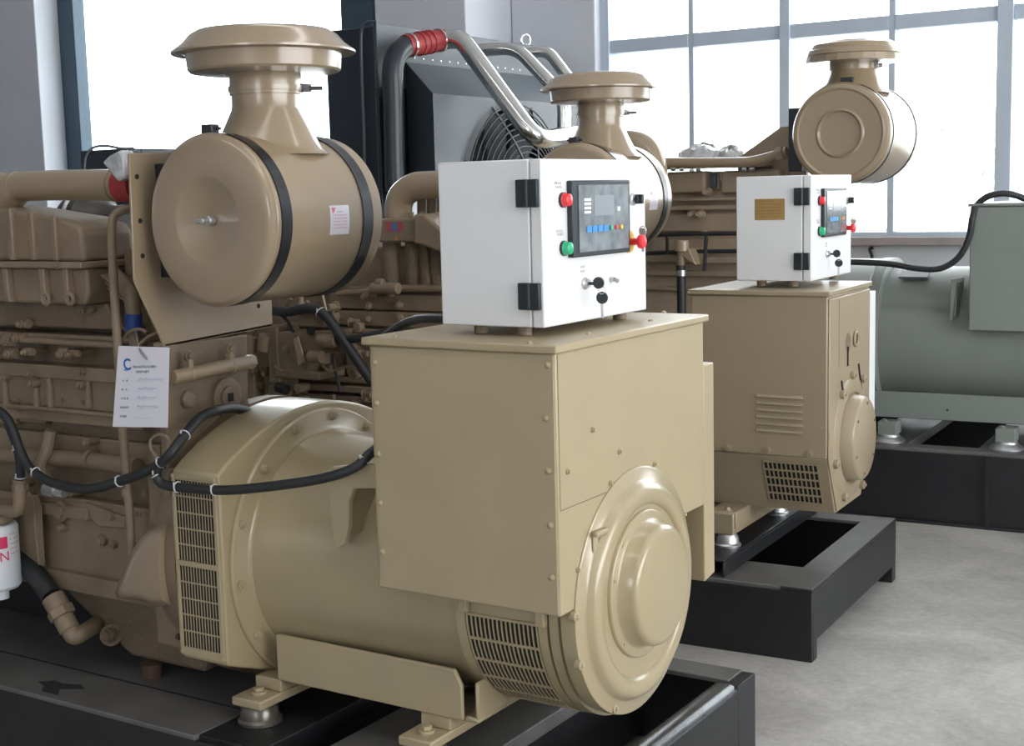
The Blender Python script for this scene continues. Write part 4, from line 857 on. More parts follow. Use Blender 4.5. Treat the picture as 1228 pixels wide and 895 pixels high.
# mounting plate with washers, seen face on to the alternator end
MP = -3.04
P('mounting_plate', MB().prism([(2.845, 0.95), (2.845, 1.20), (2.86, 1.40), (3.205, 1.40), (3.19, 1.10), (3.19, 0.95)], 'x', MP-0.03, MP), ENG, 0.005)
for (px, py) in ((224, 479), (206, 572)): p = at(px, py, 'x', MP); P('plate_stud', MB().lathe([(0, 0.028), (0.012, 0.027), (0.018, 0.02), (0.02, 0)], (MP, p.y, p.z), 'x', 20), ENG)
p = at(270, 476, 'x', MP); P('lifting_washer', MB().lathe([(0, 0.06), (0.012, 0.06), (0.014, 0.055), (0.014, 0.034), (0.022, 0.033), (0.024, 0.0)], (MP, p.y, p.z), 'x', 32), ENG); P('square_socket', MB().box(MP+0.0235, MP+0.025, p.y-0.012, p.y+0.012, p.z-0.013, p.z+0.013), DARK)
P('cross_tube', MB().tube([at(206, 453, 'x', -2.99), at(225, 449, 'x', -2.99), at(262, 441, 'x', -2.99), at(299, 434, 'x', -2.99)], 0.021, 18, 3), AIRT)
for (px, py) in ((228, 448), (277, 439)):
    p = at(px, py, 'x', -2.99); P('tube_clip', MB().cyl((p.x, p.y-0.006, p.z), (p.x, p.y+0.006, p.z), 0.0235, 18).box(p.x-0.012, p.x+0.012, p.y-0.012, p.y+0.005, p.z+0.015, p.z+0.06), AIRT, 0.002); P('clip_bolt', MB().hexbolt((p.x-0.0, p.y-0.004, p.z+0.052), 'x', 1, 0.012, 0.016), ENG)
P('tube_end_nut', MB().cyl(at(297, 434.5, 'x', -2.99), at(303, 433.5, 'x', -2.99), 0.023, 6), AIRT)
# flywheel housing ring and lower body
P('flywheel_housing', MB().lathe([(-3.20, 0.36), (-3.10, 0.43), (-3.04, 0.445), (-2.99, 0.445)], (0, AY, AZ), 'x', 72), ENG)
P('housing_side', MB().box(-3.16, -2.99, 2.865, 3.0, 0.47, 1.03), ENG, 0.008)
for (px, py) in ((173, 593), (178, 650), (203, 737), (214, 764), (165, 617)): p = at(px, py, 'y', 2.862); P('housing_bolt', MB().hexbolt((p.x, 2.865, p.z), 'y', -1, 0.008, 0.010), RUST if py > 700 else ENG)
# starter cover
p = at(178, 692, 'y', 2.83)
def starter(y0, y1, k):
    pts = [(209, 612), (192, 620), (176, 630), (160, 650), (146, 684), (135, 711), (139, 719), (160, 721), (176, 723), (190, 730), (214, 728)]
    cx_, cy_ = 214, 690
    return [at(cx_+(x-cx_)*k, cy_+(y-cy_)*k, 'y', 2.85) for (x, y) in pts]
n_ = 11; vs_ = []
for (yy, k) in ((2.98, 1.0), (2.90, 1.0), (2.85, 0.95), (2.81, 0.82), (2.785, 0.6), (2.775, 0.3)):
    vs_ += [(v.x, yy, v.z) for v in starter(0, 0, k)]
fs_ = [tuple(range(5*n_, 6*n_))]+[(j*n_+i, j*n_+(i+1) % n_, (j+1)*n_+(i+1) % n_, (j+1)*n_+i) for j in range(5) for i in range(n_)]
P('starter_cover', MB().add(vs_, fs_), AIRT, sharp=75)
# lower side panel
a = E1(45, 600, 2.93); b = E1(165, 700, 2.93)
P('side_panel', MB().box(E1(47, 640, 2.94).x, -3.16, 2.94, 2.99, zz(100, 705, 2.94), zz(100, 600, 2.94)), ENG, 0.006)
P('panel_rail', MB().box(-3.86, -3.16, 2.915, 2.95, zz(100, 712, 2.92), zz(100, 690, 2.92)), ENG, 0.005)
P('panel_rail', MB().box(-3.80, -3.5, 2.915, 2.95, zz(60, 618, 2.92), zz(60, 604, 2.92)), ENG, 0.005)
for (px, py, r) in ((78, 612, 0.026), (110, 618, 0.012), (138, 618, 0.012), (78, 632, 0.013), (125, 648, 0.013), (138, 653, 0.010), (50, 650, 0.008)):
    p = E1(px, py, 2.94); P('panel_boss', MB().cyl((p.x, 2.945, p.z), (p.x, 2.925, p.z), r*1.3, 14).hexbolt((p.x, 2.925, p.z), 'y', -1, r, r*0.7), ENG, 0.002)
P('panel_casting', MB().prism([(E1(85, 608).x, zz(85, 608)), (E1(110, 612).x, zz(110, 612)), (E1(128, 630).x, zz(128, 630)), (E1(160, 632).x, zz(160, 632)), (E1(160, 618).x, zz(160, 618)), (E1(110, 600).x, zz(110, 600))], 'y', 2.925, 2.95), ENG, 0.006)
P('guard_sheet', MB().prism([(E1(-40, 600, 2.88).x, 0.87), (E1(38, 590, 2.88).x, 0.876), (E1(42, 600, 2.88).x, 0.84), (E1(46, 672, 2.88).x, 0.64), (E1(-40, 672, 2.88).x, 0.64)], 'y', 2.90, 2.905), ENG)
P('guard_sheet_edge', MB().tube([(v.x, 2.90, v.z) for v in (E1(-10, 604, 2.9), E1(12, 600, 2.9), E1(35, 591, 2.9), E1(40, 600, 2.9), E1(43, 640, 2.9), E1(47, 677, 2.9))], 0.005, 6, 0), ENG)
p = E1(60, 591, 2.86); P('pressure_switch', MB().cyl((p.x-0.045, 2.88, p.z+0.003), (p.x+0.005, 2.88, p.z), 0.021, 16).cyl((p.x+0.005, 2.88, p.z), (p.x+0.045, 2.88, p.z-0.002), 0.016, 6).cyl((p.x-0.06, 2.88, p.z+0.004), (p.x-0.045, 2.88, p.z+0.003), 0.008, 8), ZINC)
# drain hose
P('drain_hose', MB().tube([E1(18, 660, 2.92), E1(32, 678, 2.9), E1(48, 696, 2.88), E1(62, 715, 2.87)], 0.034, 16, 5), RUB)
P('hose_fitting', MB().cyl(E1(63, 716, 2.87), E1(72, 731, 2.87), 0.038, 18).cyl(E1(71, 730, 2.87), E1(76, 740, 2.87), 0.045, 6).cyl(E1(75, 739, 2.87), E1(84, 756, 2.87), 0.034, 16), ENG, 0.003)
P('drain_elbow', MB().tube([E1(82, 752, 2.87), E1(88, 763, 2.87), E1(98, 760, 2.90), E1(118, 748, 3.02)], 0.028, 16, 6), ENG)
P('drain_plug', MB().cyl(E1(133, 762, 3.0), E1(137, 763, 3.05), 0.036, 18).hexbolt(E1(132, 762, 2.99), 'y', -1, 0.018, 0.02), CAST)
P('mount_plug', MB().cyl((at(183, 810, 'z', 0.289).x, at(183, 810, 'z', 0.289).y, 0.286), (at(183, 810, 'z', 0.289).x, at(183, 810, 'z', 0.289).y, 0.33), 0.033, 16), RUST, label='small rusty plug')
# filter with its head
fx = at(-8, 670, 'y', 2.80)
fl = Thing('fuel_filter', 'white filter can with red print hanging at the left edge of the engine', 'filter', (fx.x, 2.80, at(0, 712, 'y', 2.8).z))
ftop, fbot = at(0, 630, 'y', 2.8).z, at(0, 707, 'y', 2.8).z
fl.part('filter_can', MB().lathe([(fbot, 0.05), (fbot+0.004, 0.075), (fbot+0.015, 0.084), (ftop-0.012, 0.084), (ftop, 0.078), (ftop+0.004, 0.05)], (fx.x, 2.80, 0), 'z', 40), FILT)
fl.part('drain_nut', MB().cyl((fx.x+0.02, 2.80, fbot-0.03), (fx.x+0.02, 2.80, fbot+0.002), 0.03, 12), FILT)
m = MB()
def fcs(an, z, off=0.001): return (fx.x+(0.084+off)*math.cos(an), 2.80+(0.084+off)*math.sin(an), z)
za_, zb2 = at(8, 665, 'y', 2.74).z, at(8, 651, 'y', 2.74).z
for k in range(5):
    p_, q_ = math.radians(-48+9*k), math.radians(-48+9*(k+1)); m.add([fcs(p_, za_), fcs(q_, za_), fcs(q_, zb2), fcs(p_, zb2)], [(0, 1, 2, 3)])
fl.part('red_print', m, mat('filter_red_print', (0.62, 0.03, 0.12), 0.4), label='red printed block')
tm = text_mesh('N', 0.045, (fx.x+0.0847*math.cos(math.radians(-12)), 2.80+0.0847*math.sin(math.radians(-12)), za_-0.028), (math.cos(math.radians(78)), math.sin(math.radians(78)), 0), (0, 0, 1))
fl.part('red_letter', tm, mat('filter_red_letter', (0.62, 0.03, 0.12), 0.4))
m = MB(); r = random.Random(9)
for j in range(5):
    for i in range(5):
        an = math.radians(4+6*i); z = ftop-0.03-0.016*j
        if r.random() < 0.8: m.add([fcs(an, z), fcs(an+0.05, z), fcs(an+0.05, z+0.005), fcs(an, z+0.005)], [(0, 1, 2, 3)])
fl.part('small_print', m, PINK)
P('filter_head', MB().cyl((fx.x, 2.80, ftop+0.004), (fx.x, 2.80, ftop+0.035), 0.07, 24).box(fx.x-0.08, fx.x+0.04, 2.80, 2.97, ftop+0.01, ftop+0.06), ENG, 0.006)
P('filter_elbow', MB().tube([at(5, 612, 'y', 2.80), at(18, 613, 'y', 2.80), at(23, 605, 'y', 2.80), at(24, 575, 'y', 2.80)], 0.021, 14, 6).cyl(at(24, 580, 'y', 2.8), at(24.5, 588, 'y', 2.8), 0.026, 6), ENG)

# hanging plastic bag behind the pipe
bagp = at(140, 200, 'y', 2.86)
single('plastic_bag', MB().prism([(bagp.x-0.055, bagp.z+0.015), (bagp.x-0.02, bagp.z+0.035), (bagp.x+0.03, bagp.z+0.05), (bagp.x+0.045, bagp.z+0.02), (bagp.x+0.04, bagp.z-0.035), (bagp.x+0.005, bagp.z-0.045), (bagp.x-0.03, bagp.z-0.01)], 'y', 2.85, 2.90), WRAP, 'crumpled clear plastic wrap tucked behind the upper left pipe', 'wrap', bevel=0.01)

# ================================================================== PAPER TAG
tl, tr, bl, br = [at(x, y, 'y', 2.76) for (x, y) in ((142, 415), (203, 417), (135, 512), (201, 513))]
tag = Thing('paper_tag', 'white paper tag with blue letter mark hanging in front of the engine', 'tag', (bl+br)/2)
tag.part('sheet', MB().add([bl, br, tr, tl]+[v+Vector((0, 0.001, 0)) for v in (bl, br, tr, tl)], [(0,1,2,3),(7,6,5,4),(0,4,5,1),(1,5,6,2),(2,6,7,3),(3,7,4,0)]), PAPER)
W_ = (br-bl).length; H_ = (tl-bl).length; ux = (br-bl).normalized(); uy = (tl-bl); uy = (uy-ux*uy.dot(ux)).normalized()
og_ = bl+Vector((0, -0.0006, 0)); U = lambda u, v: bl+Vector((0, -0.0008, 0))+(br-bl)*u+(tl-bl)*v
tag.part('letter_mark', text_mesh('C', 0.046, U(0.19, 0.765), ux, uy, 0.0003, 0.0009), BLUEI, label='bold blue letter C')
m = MB(); patch(m, U(0.14, 0.695), ux, uy, 0, 0.018, 0, 0.004, 0.0003); tag.part('blue_line', m, mat('cyan_ink', (0.1, 0.35, 0.6), 0.6))
m = MB(); r = random.Random(4)
glyph_row(m, U(0.30, 0.725), ux, uy, 0, 0, 12, 0.0068, 0.2, r); glyph_row(m, U(0.36, 0.665), ux, uy, 0, 0, 7, 0.0068, 0.2, r)
for j, n in enumerate((2, 2, 3, 5, 4)): glyph_row(m, U(0.13, 0.56-0.11*j), ux, uy, 0, 0, n, 0.0062, (1.6 if n == 2 else 0.9 if n == 3 else 0.15), r)
tag.part('printed_text', m, INK)
m = MB()
for j in range(5): patch(m, U(0.38, 0.553-0.11*j), ux, uy, 0, 0.075, 0, 0.0007, 0.0003)
tag.part('ruled_lines', m, mat('pale_rule', (0.5, 0.5, 0.56), 0.7), kind='stuff')
m = MB()
for j, n in enumerate((9, 7, 7, 8)):
    pts = []; x0 = 0.42
    for i in range(n*2): pts.append(U(x0+0.026*i, 0.572-0.11*j+(0.025 if i % 2 else 0)+r.uniform(-0.008, 0.008)))
    m.tube(pts, 0.0006, 4, 2)
tag.part('handwriting', m, mat('blue_pen', (0.35, 0.42, 0.62), 0.7), kind='stuff')
tag.part('tie_wire', MB().tube([at(167, 418, 'y', 2.756), at(176, 431, 'y', 2.752), at(168, 422, 'y', 2.75), at(165, 408, 'y', 2.80), at(163, 398, 'y', 2.85)], 0.0024, 6, 4), mat('grey_wire', (0.2, 0.2, 0.2), 0.4))

# ================================================================== CABLES ON SET 1
def cable(name, pts, r, label, ties=(), tiesz=1.0, group=None):
    P_ = [at(*p) for p in pts]; base = min(P_, key=lambda v: v.z)
    t = Thing(name, label, 'cable', base); t.part('sheath', MB().tube(P_, r, 14, 7), RUB)
    for (i, f_) in ties:
        c = P_[i].lerp(P_[i+1], f_); d = (P_[i+1]-P_[i]).normalized(); m = MB().torus(c, d, r+0.001, 0.0022, 20, 6)
        m.cyl(c+Vector((0, -r, 0.004)), c+Vector((0.004, -r-0.004, 0.016)), 0.0025, 6); t.part('cable_tie', m, ADH, label='pale cable tie')
    return t
cable('cable', [(-40, 470, 'y', 2.80), (0, 494, 'y', 2.79), (14, 512, 'y', 2.79), (24, 540, 'y', 2.785), (36, 562, 'y', 2.78), (58, 577, 'y', 2.775), (85, 585, 'y', 2.77), (112, 586, 'y', 2.765), (138, 579, 'y', 2.76), (165, 570, 'y', 2.755), (188, 559, 'y', 2.75), (204, 545, 'y', 2.75),
       (220, 524, 'y', 2.80), (238, 503, 'y', 2.88), (258, 493, 'y', 2.95), (280, 490, 'y', 3.05), (298, 494, 'y', 3.12)], 0.0150, 'black cable sagging across the engine side to the top of the fan cowl', ((4, 0.3), (8, 0.2), (10, 0.3), (12, 0.1)))
cable('cable', [(197, 556, 'y', 2.76), (191, 560, 'y', 2.75), (188, 570, 'y', 2.75), (194, 580, 'y', 2.755), (210, 584, 'y', 2.76), (240, 587, 'y', 2.765), (275, 588, 'y', 2.77), (320, 584, 'y', 2.785), (370, 577, 'y', 2.80), (405, 569, 'y', 2.815), (428, 559, 'y', 2.835), (444, 544, 'y', 2.87), (462, 530, 'y', 2.93)], 0.0140,
      'black cable running from the fan cowl grille to the lifting lug', ((2, 0.0), (4, 0.1), (5, 0.5), (10, 0.5)))
cable('cable', [(10, 508, 'y', 2.80), (20, 535, 'y', 2.80), (24, 555, 'y', 2.80), (24, 574, 'y', 2.80)], 0.0150, 'short black hose dropping to the elbow above the white filter', ((1, 0.2), (2, 0.95)))
cable('wire_loop', [(188, 548, 'y', 2.80), (181, 538, 'y', 2.80), (181, 527, 'y', 2.80), (190, 521, 'y', 2.80), (200, 524, 'y', 2.80), (205, 532, 'y', 2.81)], 0.004, 'thin pale wire loop beside the fan cowl')
wl_ = [o for o in bpy.data.objects if o.name.startswith('wire_loop')][0]; wl_['category'] = 'wire'
wl_.children[0].data.materials[0] = AIRT

# ================================================================== ENGINE 2 (second set, seen between cleaner and cabinet)
e2 = Thing('engine', 'brown tan diesel engine behind the nearest alternator, between air cleaner and white cabinet', 'engine', (-4.0, 5.6, 0.289), T1)
P = e2.part
Y2 = 5.22
def E2(x, y, v=Y2): return at(x, y, 'y', v)
def slab(T_, nm, px0, px1, py0, py1, yv, depth, m=ENG, bev=0.006, thing=None):
    a = at(px0, (py0+py1)/2, 'y', yv); b = at(px1, (py0+py1)/2, 'y', yv); zt_ = at((px0+px1)/2, py0, 'y', yv).z; zb_ = at((px0+px1)/2, py1, 'y', yv).z
    return (thing or e2).part(nm, MB().box(a.x, b.x, yv, yv+depth, zb_, zt_), m, bev)
P('engine_block', MB().box(-6.0, -3.08, Y2+0.06, 5.9, 0.58, 1.58), CAST, 0.01)
P('sump', MB().prism([(-6.0, 0.60), (-3.1, 0.60), (-3.15, 0.38), (-6.0, 0.38)], 'y', 5.35, 5.8), CAST, 0.02)
P('sump_foot', MB().box(-5.2, -5.0, 5.0, 6.0, 0.289, 0.38).box(-3.4, -3.2, 5.0, 6.0, 0.289, 0.38), CAST, 0.01)
slab(T1, 'manifold_body', 452, 512, 262, 291, Y2-0.05, 0.3, ENG, 0.012)
P('manifold_arch', MB().prism([(E2(508, 262).x, 1.735), (E2(520, 264).x, 1.735), (E2(560, 290).x, 1.60), (E2(560, 330).x, 1.45), (E2(540, 300).x, 1.56), (E2(520, 292).x, 1.59), (E2(508, 291).x, 1.60)], 'y', Y2-0.08, Y2+0.2), ENG, 0.012, seg=3)
for px in (490, 503, 520): p = E2(px, 260, Y2); P('stud', MB().cyl((p.x, Y2+0.02, p.z-0.01), (p.x, Y2+0.02, p.z+0.02), 0.014, 10), ENG)
p = E2(508, 276, Y2-0.05); P('core_plug', MB().lathe([(-0.01, 0.035), (0.002, 0.035), (0.002, 0)], (p.x, p.y, p.z), 'y', 20), ENG)
a = E2(463, 278, Y2-0.052); b = E2(483, 266, Y2-0.052); ux, uz = (1, 0, 0), (0, 0, 1)
m = MB(); patch(m, (a.x, a.y, a.z), ux, uz, 0, b.x-a.x, 0, b.z-a.z, 0.001); P('warning_sticker', m, mat('dull_red_sticker', (0.32, 0.07, 0.08), 0.5), label='red sticker with blue centre')
m = MB(); patch(m, (a.x, a.y-0.001, a.z), ux, uz, (b.x-a.x)*0.35, (b.x-a.x)*0.65, 0.004, b.z-a.z-0.004, 0.001); P('sticker_centre', m, mat('dull_blue_sticker', (0.05, 0.15, 0.32), 0.5))
q = E2(475, 285, Y2-0.052); m = MB(); m.add([(q.x-0.014, q.y, q.z-0.012), (q.x+0.014, q.y, q.z-0.012), (q.x, q.y, q.z+0.014)], [(0, 1, 2)]); P('warning_triangle', m, mat('orange_triangle', (0.45, 0.16, 0.06), 0.5))
P('intake_elbow', MB().tube([E2(478, 266, Y2+0.1), E2(478, 248, Y2+0.1), E2(483, 234, Y2+0.1), E2(497, 224, Y2+0.1), E2(515, 222, Y2+0.1), E2(560, 221, Y2+0.1)], 0.066, 26, 8), AIRT)
P('actuator_drum', MB().cyl(E2(486, 250, Y2+0.3), E2(500, 250, Y2+0.3), 0.06, 24), SHR); P('actuator_band', MB().cyl(E2(499, 250, Y2+0.3), E2(501, 250, Y2+0.3), 0.063, 24), ZINC)
for px in (506, 518, 530): P('stack_pipe', MB().cyl(E2(px, 225, Y2+0.25), E2(px, 265, Y2+0.25), 0.024, 12), CAST)
for i, px in enumerate((466, 493, 510, 522)): 
    a = E2(px, 318, Y2+0.03); P('port_runner', MB().cyl((a.x, Y2+0.06, 1.60), (a.x, Y2+0.06, 1.38), 0.045, 16), CAST)
slab(T1, 'port_divider', 505, 512, 290, 345, Y2, 0.1, CAST)
P('fuel_rail', MB().tube([E2(405, 352, Y2-0.02), E2(440, 350, Y2-0.02), E2(480, 346, Y2-0.02), E2(540, 346, Y2-0.02)], 0.016, 10, 4), ENG)
P('drain_cock', MB().cyl(E2(434, 357, Y2-0.06), E2(448, 346, Y2-0.06), 0.013, 10).cyl(E2(446, 346, Y2-0.06), E2(478, 346, Y2-0.06), 0.028, 12).cyl(E2(452, 339, Y2-0.06), E2(460, 339, Y2-0.06), 0.018, 10), ENG, 0.003, label='small tan drain cock')
for (x0, x1, y0, y1, d) in ((385, 530, 345, 349, 0.03), (395, 530, 353, 372, 0.02), (395, 530, 374, 392, 0.025), (320, 470, 393, 398, 0.05), (340, 460, 452, 458, 0.03), (340, 460, 462, 470, 0.05), (340, 460, 474, 480, 0.04), (385, 430, 405, 445, 0.0), (415, 450, 425, 450, 0.015)):
    slab(T1, 'crankcase_ledge', x0, x1, y0, y1, Y2+0.04-d, 0.08)
for (px, py) in ((402, 366), (404, 380), (441, 367), (441, 383), (447, 353), (478, 366), (480, 381), (468, 352), (426, 484), (440, 478)):
    p = E2(px, py, Y2+0.01); P('block_bolt', MB().cyl((p.x, Y2+0.03, p.z), (p.x, Y2, p.z), 0.02, 12).hexbolt((p.x, Y2, p.z), 'y', -1, 0.013, 0.012), ENG, 0.002)
# injection pump cluster
def blob(nm, px, py, w_, h_, d, yv, m=ENG, bev=0.01, thing=e2, rot=0):
    p = at(px, py, 'y', yv); s = p.y*0 + 1; k = (cam.matrix_world.inverted() @ Vector(p)).z*-1/F_PX
    return thing.part(nm, MB().box(p.x-w_*k*0.6, p.x+w_*k*0.6, yv, yv+d, p.z-h_*k*0.5, p.z+h_*k*0.5), m, bev)
YP = 5.04
blob('pump_body', 352, 425, 40, 52, 0.16, YP, ENG); blob('pump_head', 378, 410, 50, 28, 0.14, YP-0.02, ENG); blob('governor', 373, 384, 34, 18, 0.12, YP-0.02, ENG)
blob('pump_flange', 327, 425, 14, 70, 0.18, YP-0.01, CAST); blob('pump_foot', 355, 450, 60, 10, 0.2, YP-0.02, CAST); blob('governor_cap', 400, 412, 30, 20, 0.12, YP-0.04, CAST)
P('pump_barrel', MB().cyl(at(385, 408, 'y', YP-0.05), at(404, 408, 'y', YP-0.05), 0.036, 18), ENG); P('pump_barrel', MB().cyl(at(372, 428, 'y', YP-0.04), at(386, 428, 'y', YP-0.04), 0.030, 16), ENG)
P('solenoid', MB().cyl(at(316, 420, 'y', YP), at(319, 402, 'y', YP), 0.034, 16), ENG); P('solenoid', MB().cyl(at(300, 424, 'y', YP), at(302, 404, 'y', YP), 0.030, 16), ENG)
P('throttle_lever', MB().prism([(at(352, 405, 'y', YP-0.05).x, at(352, 405, 'y', YP).z), (at(358, 402, 'y', YP-0.05).x, at(358, 402, 'y', YP).z), (at(366, 432, 'y', YP-0.05).x, at(366, 432, 'y', YP).z), (at(358, 436, 'y', YP-0.05).x, at(358, 436, 'y', YP).z)], 'y', YP-0.055, YP-0.045), AIRT, 0.003)
P('pump_screw', MB().hexbolt(at(343, 418, 'y', YP-0.001), 'y', -1, 0.012, 0.02), AIRT); P('pump_port', MB().cyl(at(373, 397, 'y', YP-0.03), at(374, 397, 'y', YP), 0.022, 14), DARK)
P('sensor', MB().cyl(at(362, 372, 'y', YP), at(361, 350, 'y', YP), 0.010, 10).cyl(at(362, 374, 'y', YP), at(362, 362, 'y', YP), 0.017, 6), AIRT)
P('steel_rod', MB().tube([at(386, 350, 'y', YP-0.05), at(390, 368, 'y', YP-0.05), at(394, 388, 'y', YP-0.05), at(388, 392, 'y', YP-0.05)], 0.006, 8, 3), AIRT)
for (px, py, w_, h_, d) in ((322, 488, 12, 30, 0.1), (330, 470, 20, 14, 0.08), (345, 484, 26, 16, 0.1), (338, 462, 10, 12, 0.1), (300, 470, 12, 50, 0.08)): blob('pump_bracket', px, py, w_, h_, d, YP+0.04, ENG)
P('pipe_nut', MB().cyl(at(333, 464, 'y', YP), at(344, 468, 'y', YP), 0.028, 6), DARK)
rr = random.Random(21)
for k in range(34):
    px, py = rr.uniform(296, 442), rr.uniform(362, 486); p = at(px, py, 'y', YP+0.05*rr.random()+0.03); w0 = rr.uniform(0.008, 0.024); l0 = rr.uniform(0.02, 0.06)
    d = rr.choice([Vector((l0, 0, 0)), Vector((0, 0, l0)), Vector((l0*0.7, 0, l0*0.7)), Vector((0, -l0, 0))])
    m = MB().cyl(p, p+d, w0, rr.choice([6, 10, 14])); m.cyl(p-d*0.15, p, w0*1.3, 6); P('fitting', m, rr.choice([ENG, CAST, CAST]), 0.002)
for pts_ in (((305, 380), (318, 372), (340, 380), (352, 398)), ((380, 430), (395, 445), (420, 440), (440, 452)), ((330, 440), (352, 452), (380, 446)), ((395, 372), (404, 395), (400, 430), (408, 470))):
    P('fuel_line', MB().tube([at(x, y, 'y', YP-0.01) for (x, y) in pts_], 0.008, 8, 5), rr.choice([ENG, RUB]))
cable('fuel_hose', [(326, 372, 'y', 5.02), (345, 374, 'y', 5.0), (368, 370, 'y', 4.99), (384, 374, 'y', 4.98), (398, 388, 'y', 4.98), (412, 408, 'y', 4.98), (428, 432, 'y', 4.98), (446, 458, 'y', 4.98)], 0.024, 'black hose over the fuel pump of the second engine', ((3, 0.0),)).e['category'] = 'hose'
cable('fuel_hose', [(398, 407, 'y', 4.99), (420, 407, 'y', 4.99), (450, 402, 'y', 5.0), (480, 394, 'y', 5.02)], 0.020, 'black hose leaving the fuel pump level with the lid of the nearest terminal box', ()).e['category'] = 'hose'
cable('cable', [(455, 408, 'y', 3.9), (480, 391, 'y', 3.75), (497, 384, 'y', 3.62), (515, 382, 'y', 3.50), (545, 384, 'y', 3.40), (575, 388, 'y', 3.35)], 0.015, 'black cable curving in under the nearest white cabinet', ())

# ================================================================== ENGINE 3 (behind the second set)
e3 = Thing('engine', 'brown tan diesel engine below the long window, behind the second cabinet', 'engine', (-3.8, 8.0, 0.407), T1)
P = e3.part; Y3 = 7.62
def E3(x, y, v=Y3): return at(x, y, 'y', v)
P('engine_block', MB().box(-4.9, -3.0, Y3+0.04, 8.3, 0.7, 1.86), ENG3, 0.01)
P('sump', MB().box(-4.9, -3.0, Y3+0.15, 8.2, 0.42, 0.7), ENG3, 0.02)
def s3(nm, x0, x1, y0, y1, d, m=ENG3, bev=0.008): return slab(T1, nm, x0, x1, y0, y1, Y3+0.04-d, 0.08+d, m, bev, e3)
s3('valve_rail', 770, 918, 191, 202, 0.10, AIRT); P('rail_pipe', MB().tube([E3(770, 195, 7.56), E3(880, 195, 7.56), E3(905, 193, 7.56), E3(925, 188, 7.56), E3(944, 182, 7.56)], 0.030, 16, 5), AIRT)
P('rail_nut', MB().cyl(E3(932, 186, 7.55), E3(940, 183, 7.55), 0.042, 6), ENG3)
for px in (808, 818, 838, 893, 902): p = E3(px, 203, 7.55); P('rail_bolt', MB().cyl((p.x-0.014, 7.55, p.z), (p.x+0.014, 7.55, p.z), 0.012, 8), ZINC)
s3('head_cover', 785, 845, 206, 232, 0.05, ENG3, 0.014); s3('head_cover', 864, 935, 204, 232, 0.05, ENG3, 0.014); s3('head_divider', 846, 863, 206, 228, 0.01, ENG3); s3('head_slot', 851, 858, 208, 226, 0.03, SHR)
s3('block_rib', 775, 935, 237, 241, 0.07); s3('water_rail', 775, 935, 246, 252, 0.05); s3('side_cover', 780, 935, 256, 278, 0.03, ENG3, 0.01); s3('side_cover', 780, 935, 286, 302, 0.03); s3('block_rib', 775, 935, 308, 316, 0.05); s3('block_rib', 775, 935, 325, 332, 0.05)
s3('block_rib', 775, 935, 345, 350, 0.04)
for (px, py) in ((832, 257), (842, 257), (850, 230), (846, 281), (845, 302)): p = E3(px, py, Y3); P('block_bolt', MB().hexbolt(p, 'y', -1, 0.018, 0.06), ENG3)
for (py, nm) in ((281, 'fuel_line'), (302, 'fuel_line')): P(nm, MB().tube([E3(775, py+2, 7.5), E3(820, py, 7.5), E3(900, py-1, 7.5)], 0.012, 8, 3), RUB)
P('fuel_line', MB().tube([E3(847, 282, 7.49), E3(846, 300, 7.49), E3(845, 325, 7.49)], 0.012, 8, 3), RUB); P('fuel_line', MB().tube([E3(800, 283, 7.49), E3(800, 305, 7.49)], 0.010, 8, 0), RUB)
P('filter_head', MB().cyl(E3(818, 288, 7.42), E3(818, 302, 7.42), 0.042, 18).prism([(E3(812, 300, 7.42).x, E3(812, 300, 7.42).z), (E3(828, 300, 7.42).x, E3(828, 298, 7.42).z), (E3(836, 318, 7.42).x, E3(836, 318, 7.42).z), (E3(820, 306, 7.42).x, E3(820, 308, 7.42).z)], 'y', 7.40, 7.60), AIRT, 0.006)
P('filter_stem', MB().cyl(E3(817, 302, 7.42), E3(817, 318, 7.42), 0.026, 14), ENG)
P('down_hose', MB().tube([E3(816, 318, 7.42), E3(817, 345, 7.42), E3(818, 420, 7.42)], 0.027, 14, 4), RUB); P('hose_collar', MB().cyl(E3(817, 324, 7.42), E3(817, 331, 7.42), 0.029, 14), ZINC)
s3('gusset', 880, 936, 252, 253, 0.0)
a, b, c, d = E3(886, 190, 7.7), E3(938, 152, 7.7), E3(948, 152, 7.7), E3(948, 190, 7.7)
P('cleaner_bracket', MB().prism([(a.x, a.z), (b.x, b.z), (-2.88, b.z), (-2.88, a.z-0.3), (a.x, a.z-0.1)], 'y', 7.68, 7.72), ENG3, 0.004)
P('bracket_saddle', MB().box(-2.90, -2.82, 7.45, 7.70, 1.90, 2.25), DCLOTH, 0.004)
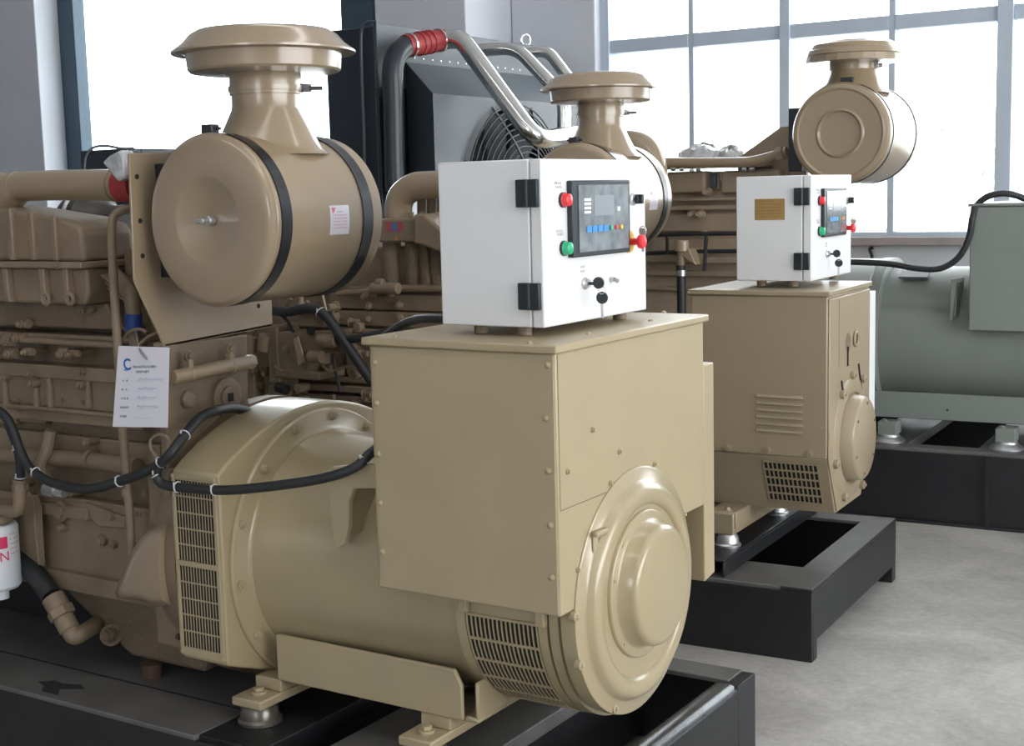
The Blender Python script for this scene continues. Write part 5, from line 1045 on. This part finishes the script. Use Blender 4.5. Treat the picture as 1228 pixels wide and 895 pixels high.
def wrapdome(px, py, w_, h_, nm):
    p = E3(px, py, 7.8); k = 8.0/F_PX; mb = MB(); r = random.Random(int(px)); segs = []
    mb.lathe([(-0.05, w_*k*0.5), (0.0, w_*k*0.52), (h_*k*0.5, w_*k*0.45), (h_*k*0.85, w_*k*0.25), (h_*k, 0.0)], (p.x, p.y, p.z), 'z', 28)
    mb.v = [(v[0]*1.0+r.uniform(-.012, .012), v[1]+r.uniform(-.012, .012), v[2]+r.uniform(-.012, .012)) for v in mb.v]
    P(nm, mb, WRAP, label='bulge wrapped in clear plastic')
wrapdome(843, 190, 62, 18, 'wrapped_turbo'); wrapdome(876, 190, 36, 15, 'wrapped_turbo'); wrapdome(830, 190, 30, 12, 'wrapped_turbo')
P('exhaust_elbow', MB().tube([E3(784, 262, 7.35), E3(784, 215, 7.35), E3(780, 190, 7.35), E3(768, 176, 7.35), E3(745, 172, 7.35)], 0.085, 26, 8), AIRT)
# small hook lying on the ledge wall
q = at(1042, 305, 'y', WY-0.02)
single('wall_hook', MB().tube([at(1047, 297, 'y', WY-0.03), at(1043, 299, 'y', WY-0.03), at(1045, 305, 'y', WY-0.03), at(1046, 310, 'y', WY-0.02)], 0.012, 8, 4), RUB, 'small dark hook on the wall below the long window', 'hook')
# bushes outside, their washed-out look put into the leaf colour
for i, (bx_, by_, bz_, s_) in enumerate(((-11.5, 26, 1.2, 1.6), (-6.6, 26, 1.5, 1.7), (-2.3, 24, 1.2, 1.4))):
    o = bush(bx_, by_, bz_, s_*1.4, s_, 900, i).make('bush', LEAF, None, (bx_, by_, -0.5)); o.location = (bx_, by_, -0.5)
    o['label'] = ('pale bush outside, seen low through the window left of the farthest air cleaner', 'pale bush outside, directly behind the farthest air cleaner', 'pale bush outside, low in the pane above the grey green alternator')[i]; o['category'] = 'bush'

for o in bpy.data.objects:
    if o.parent is None and 'label' in o and 'group' not in o:
        g = {'air_cleaner': 'air cleaners above the engines', 'alternator': 'alternators of the generator sets', 'engine': 'engines of the generator sets', 'base_frame': 'black base frames on the floor',
             'control_cabinet': 'white control cabinets', 'bush': 'bushes outside the window', 'radiator': 'radiators at the back', 'cable': 'black cables', 'fuel_hose': 'black fuel hoses'}.get(o.name.split('.')[0])
        if g: o['group'] = g
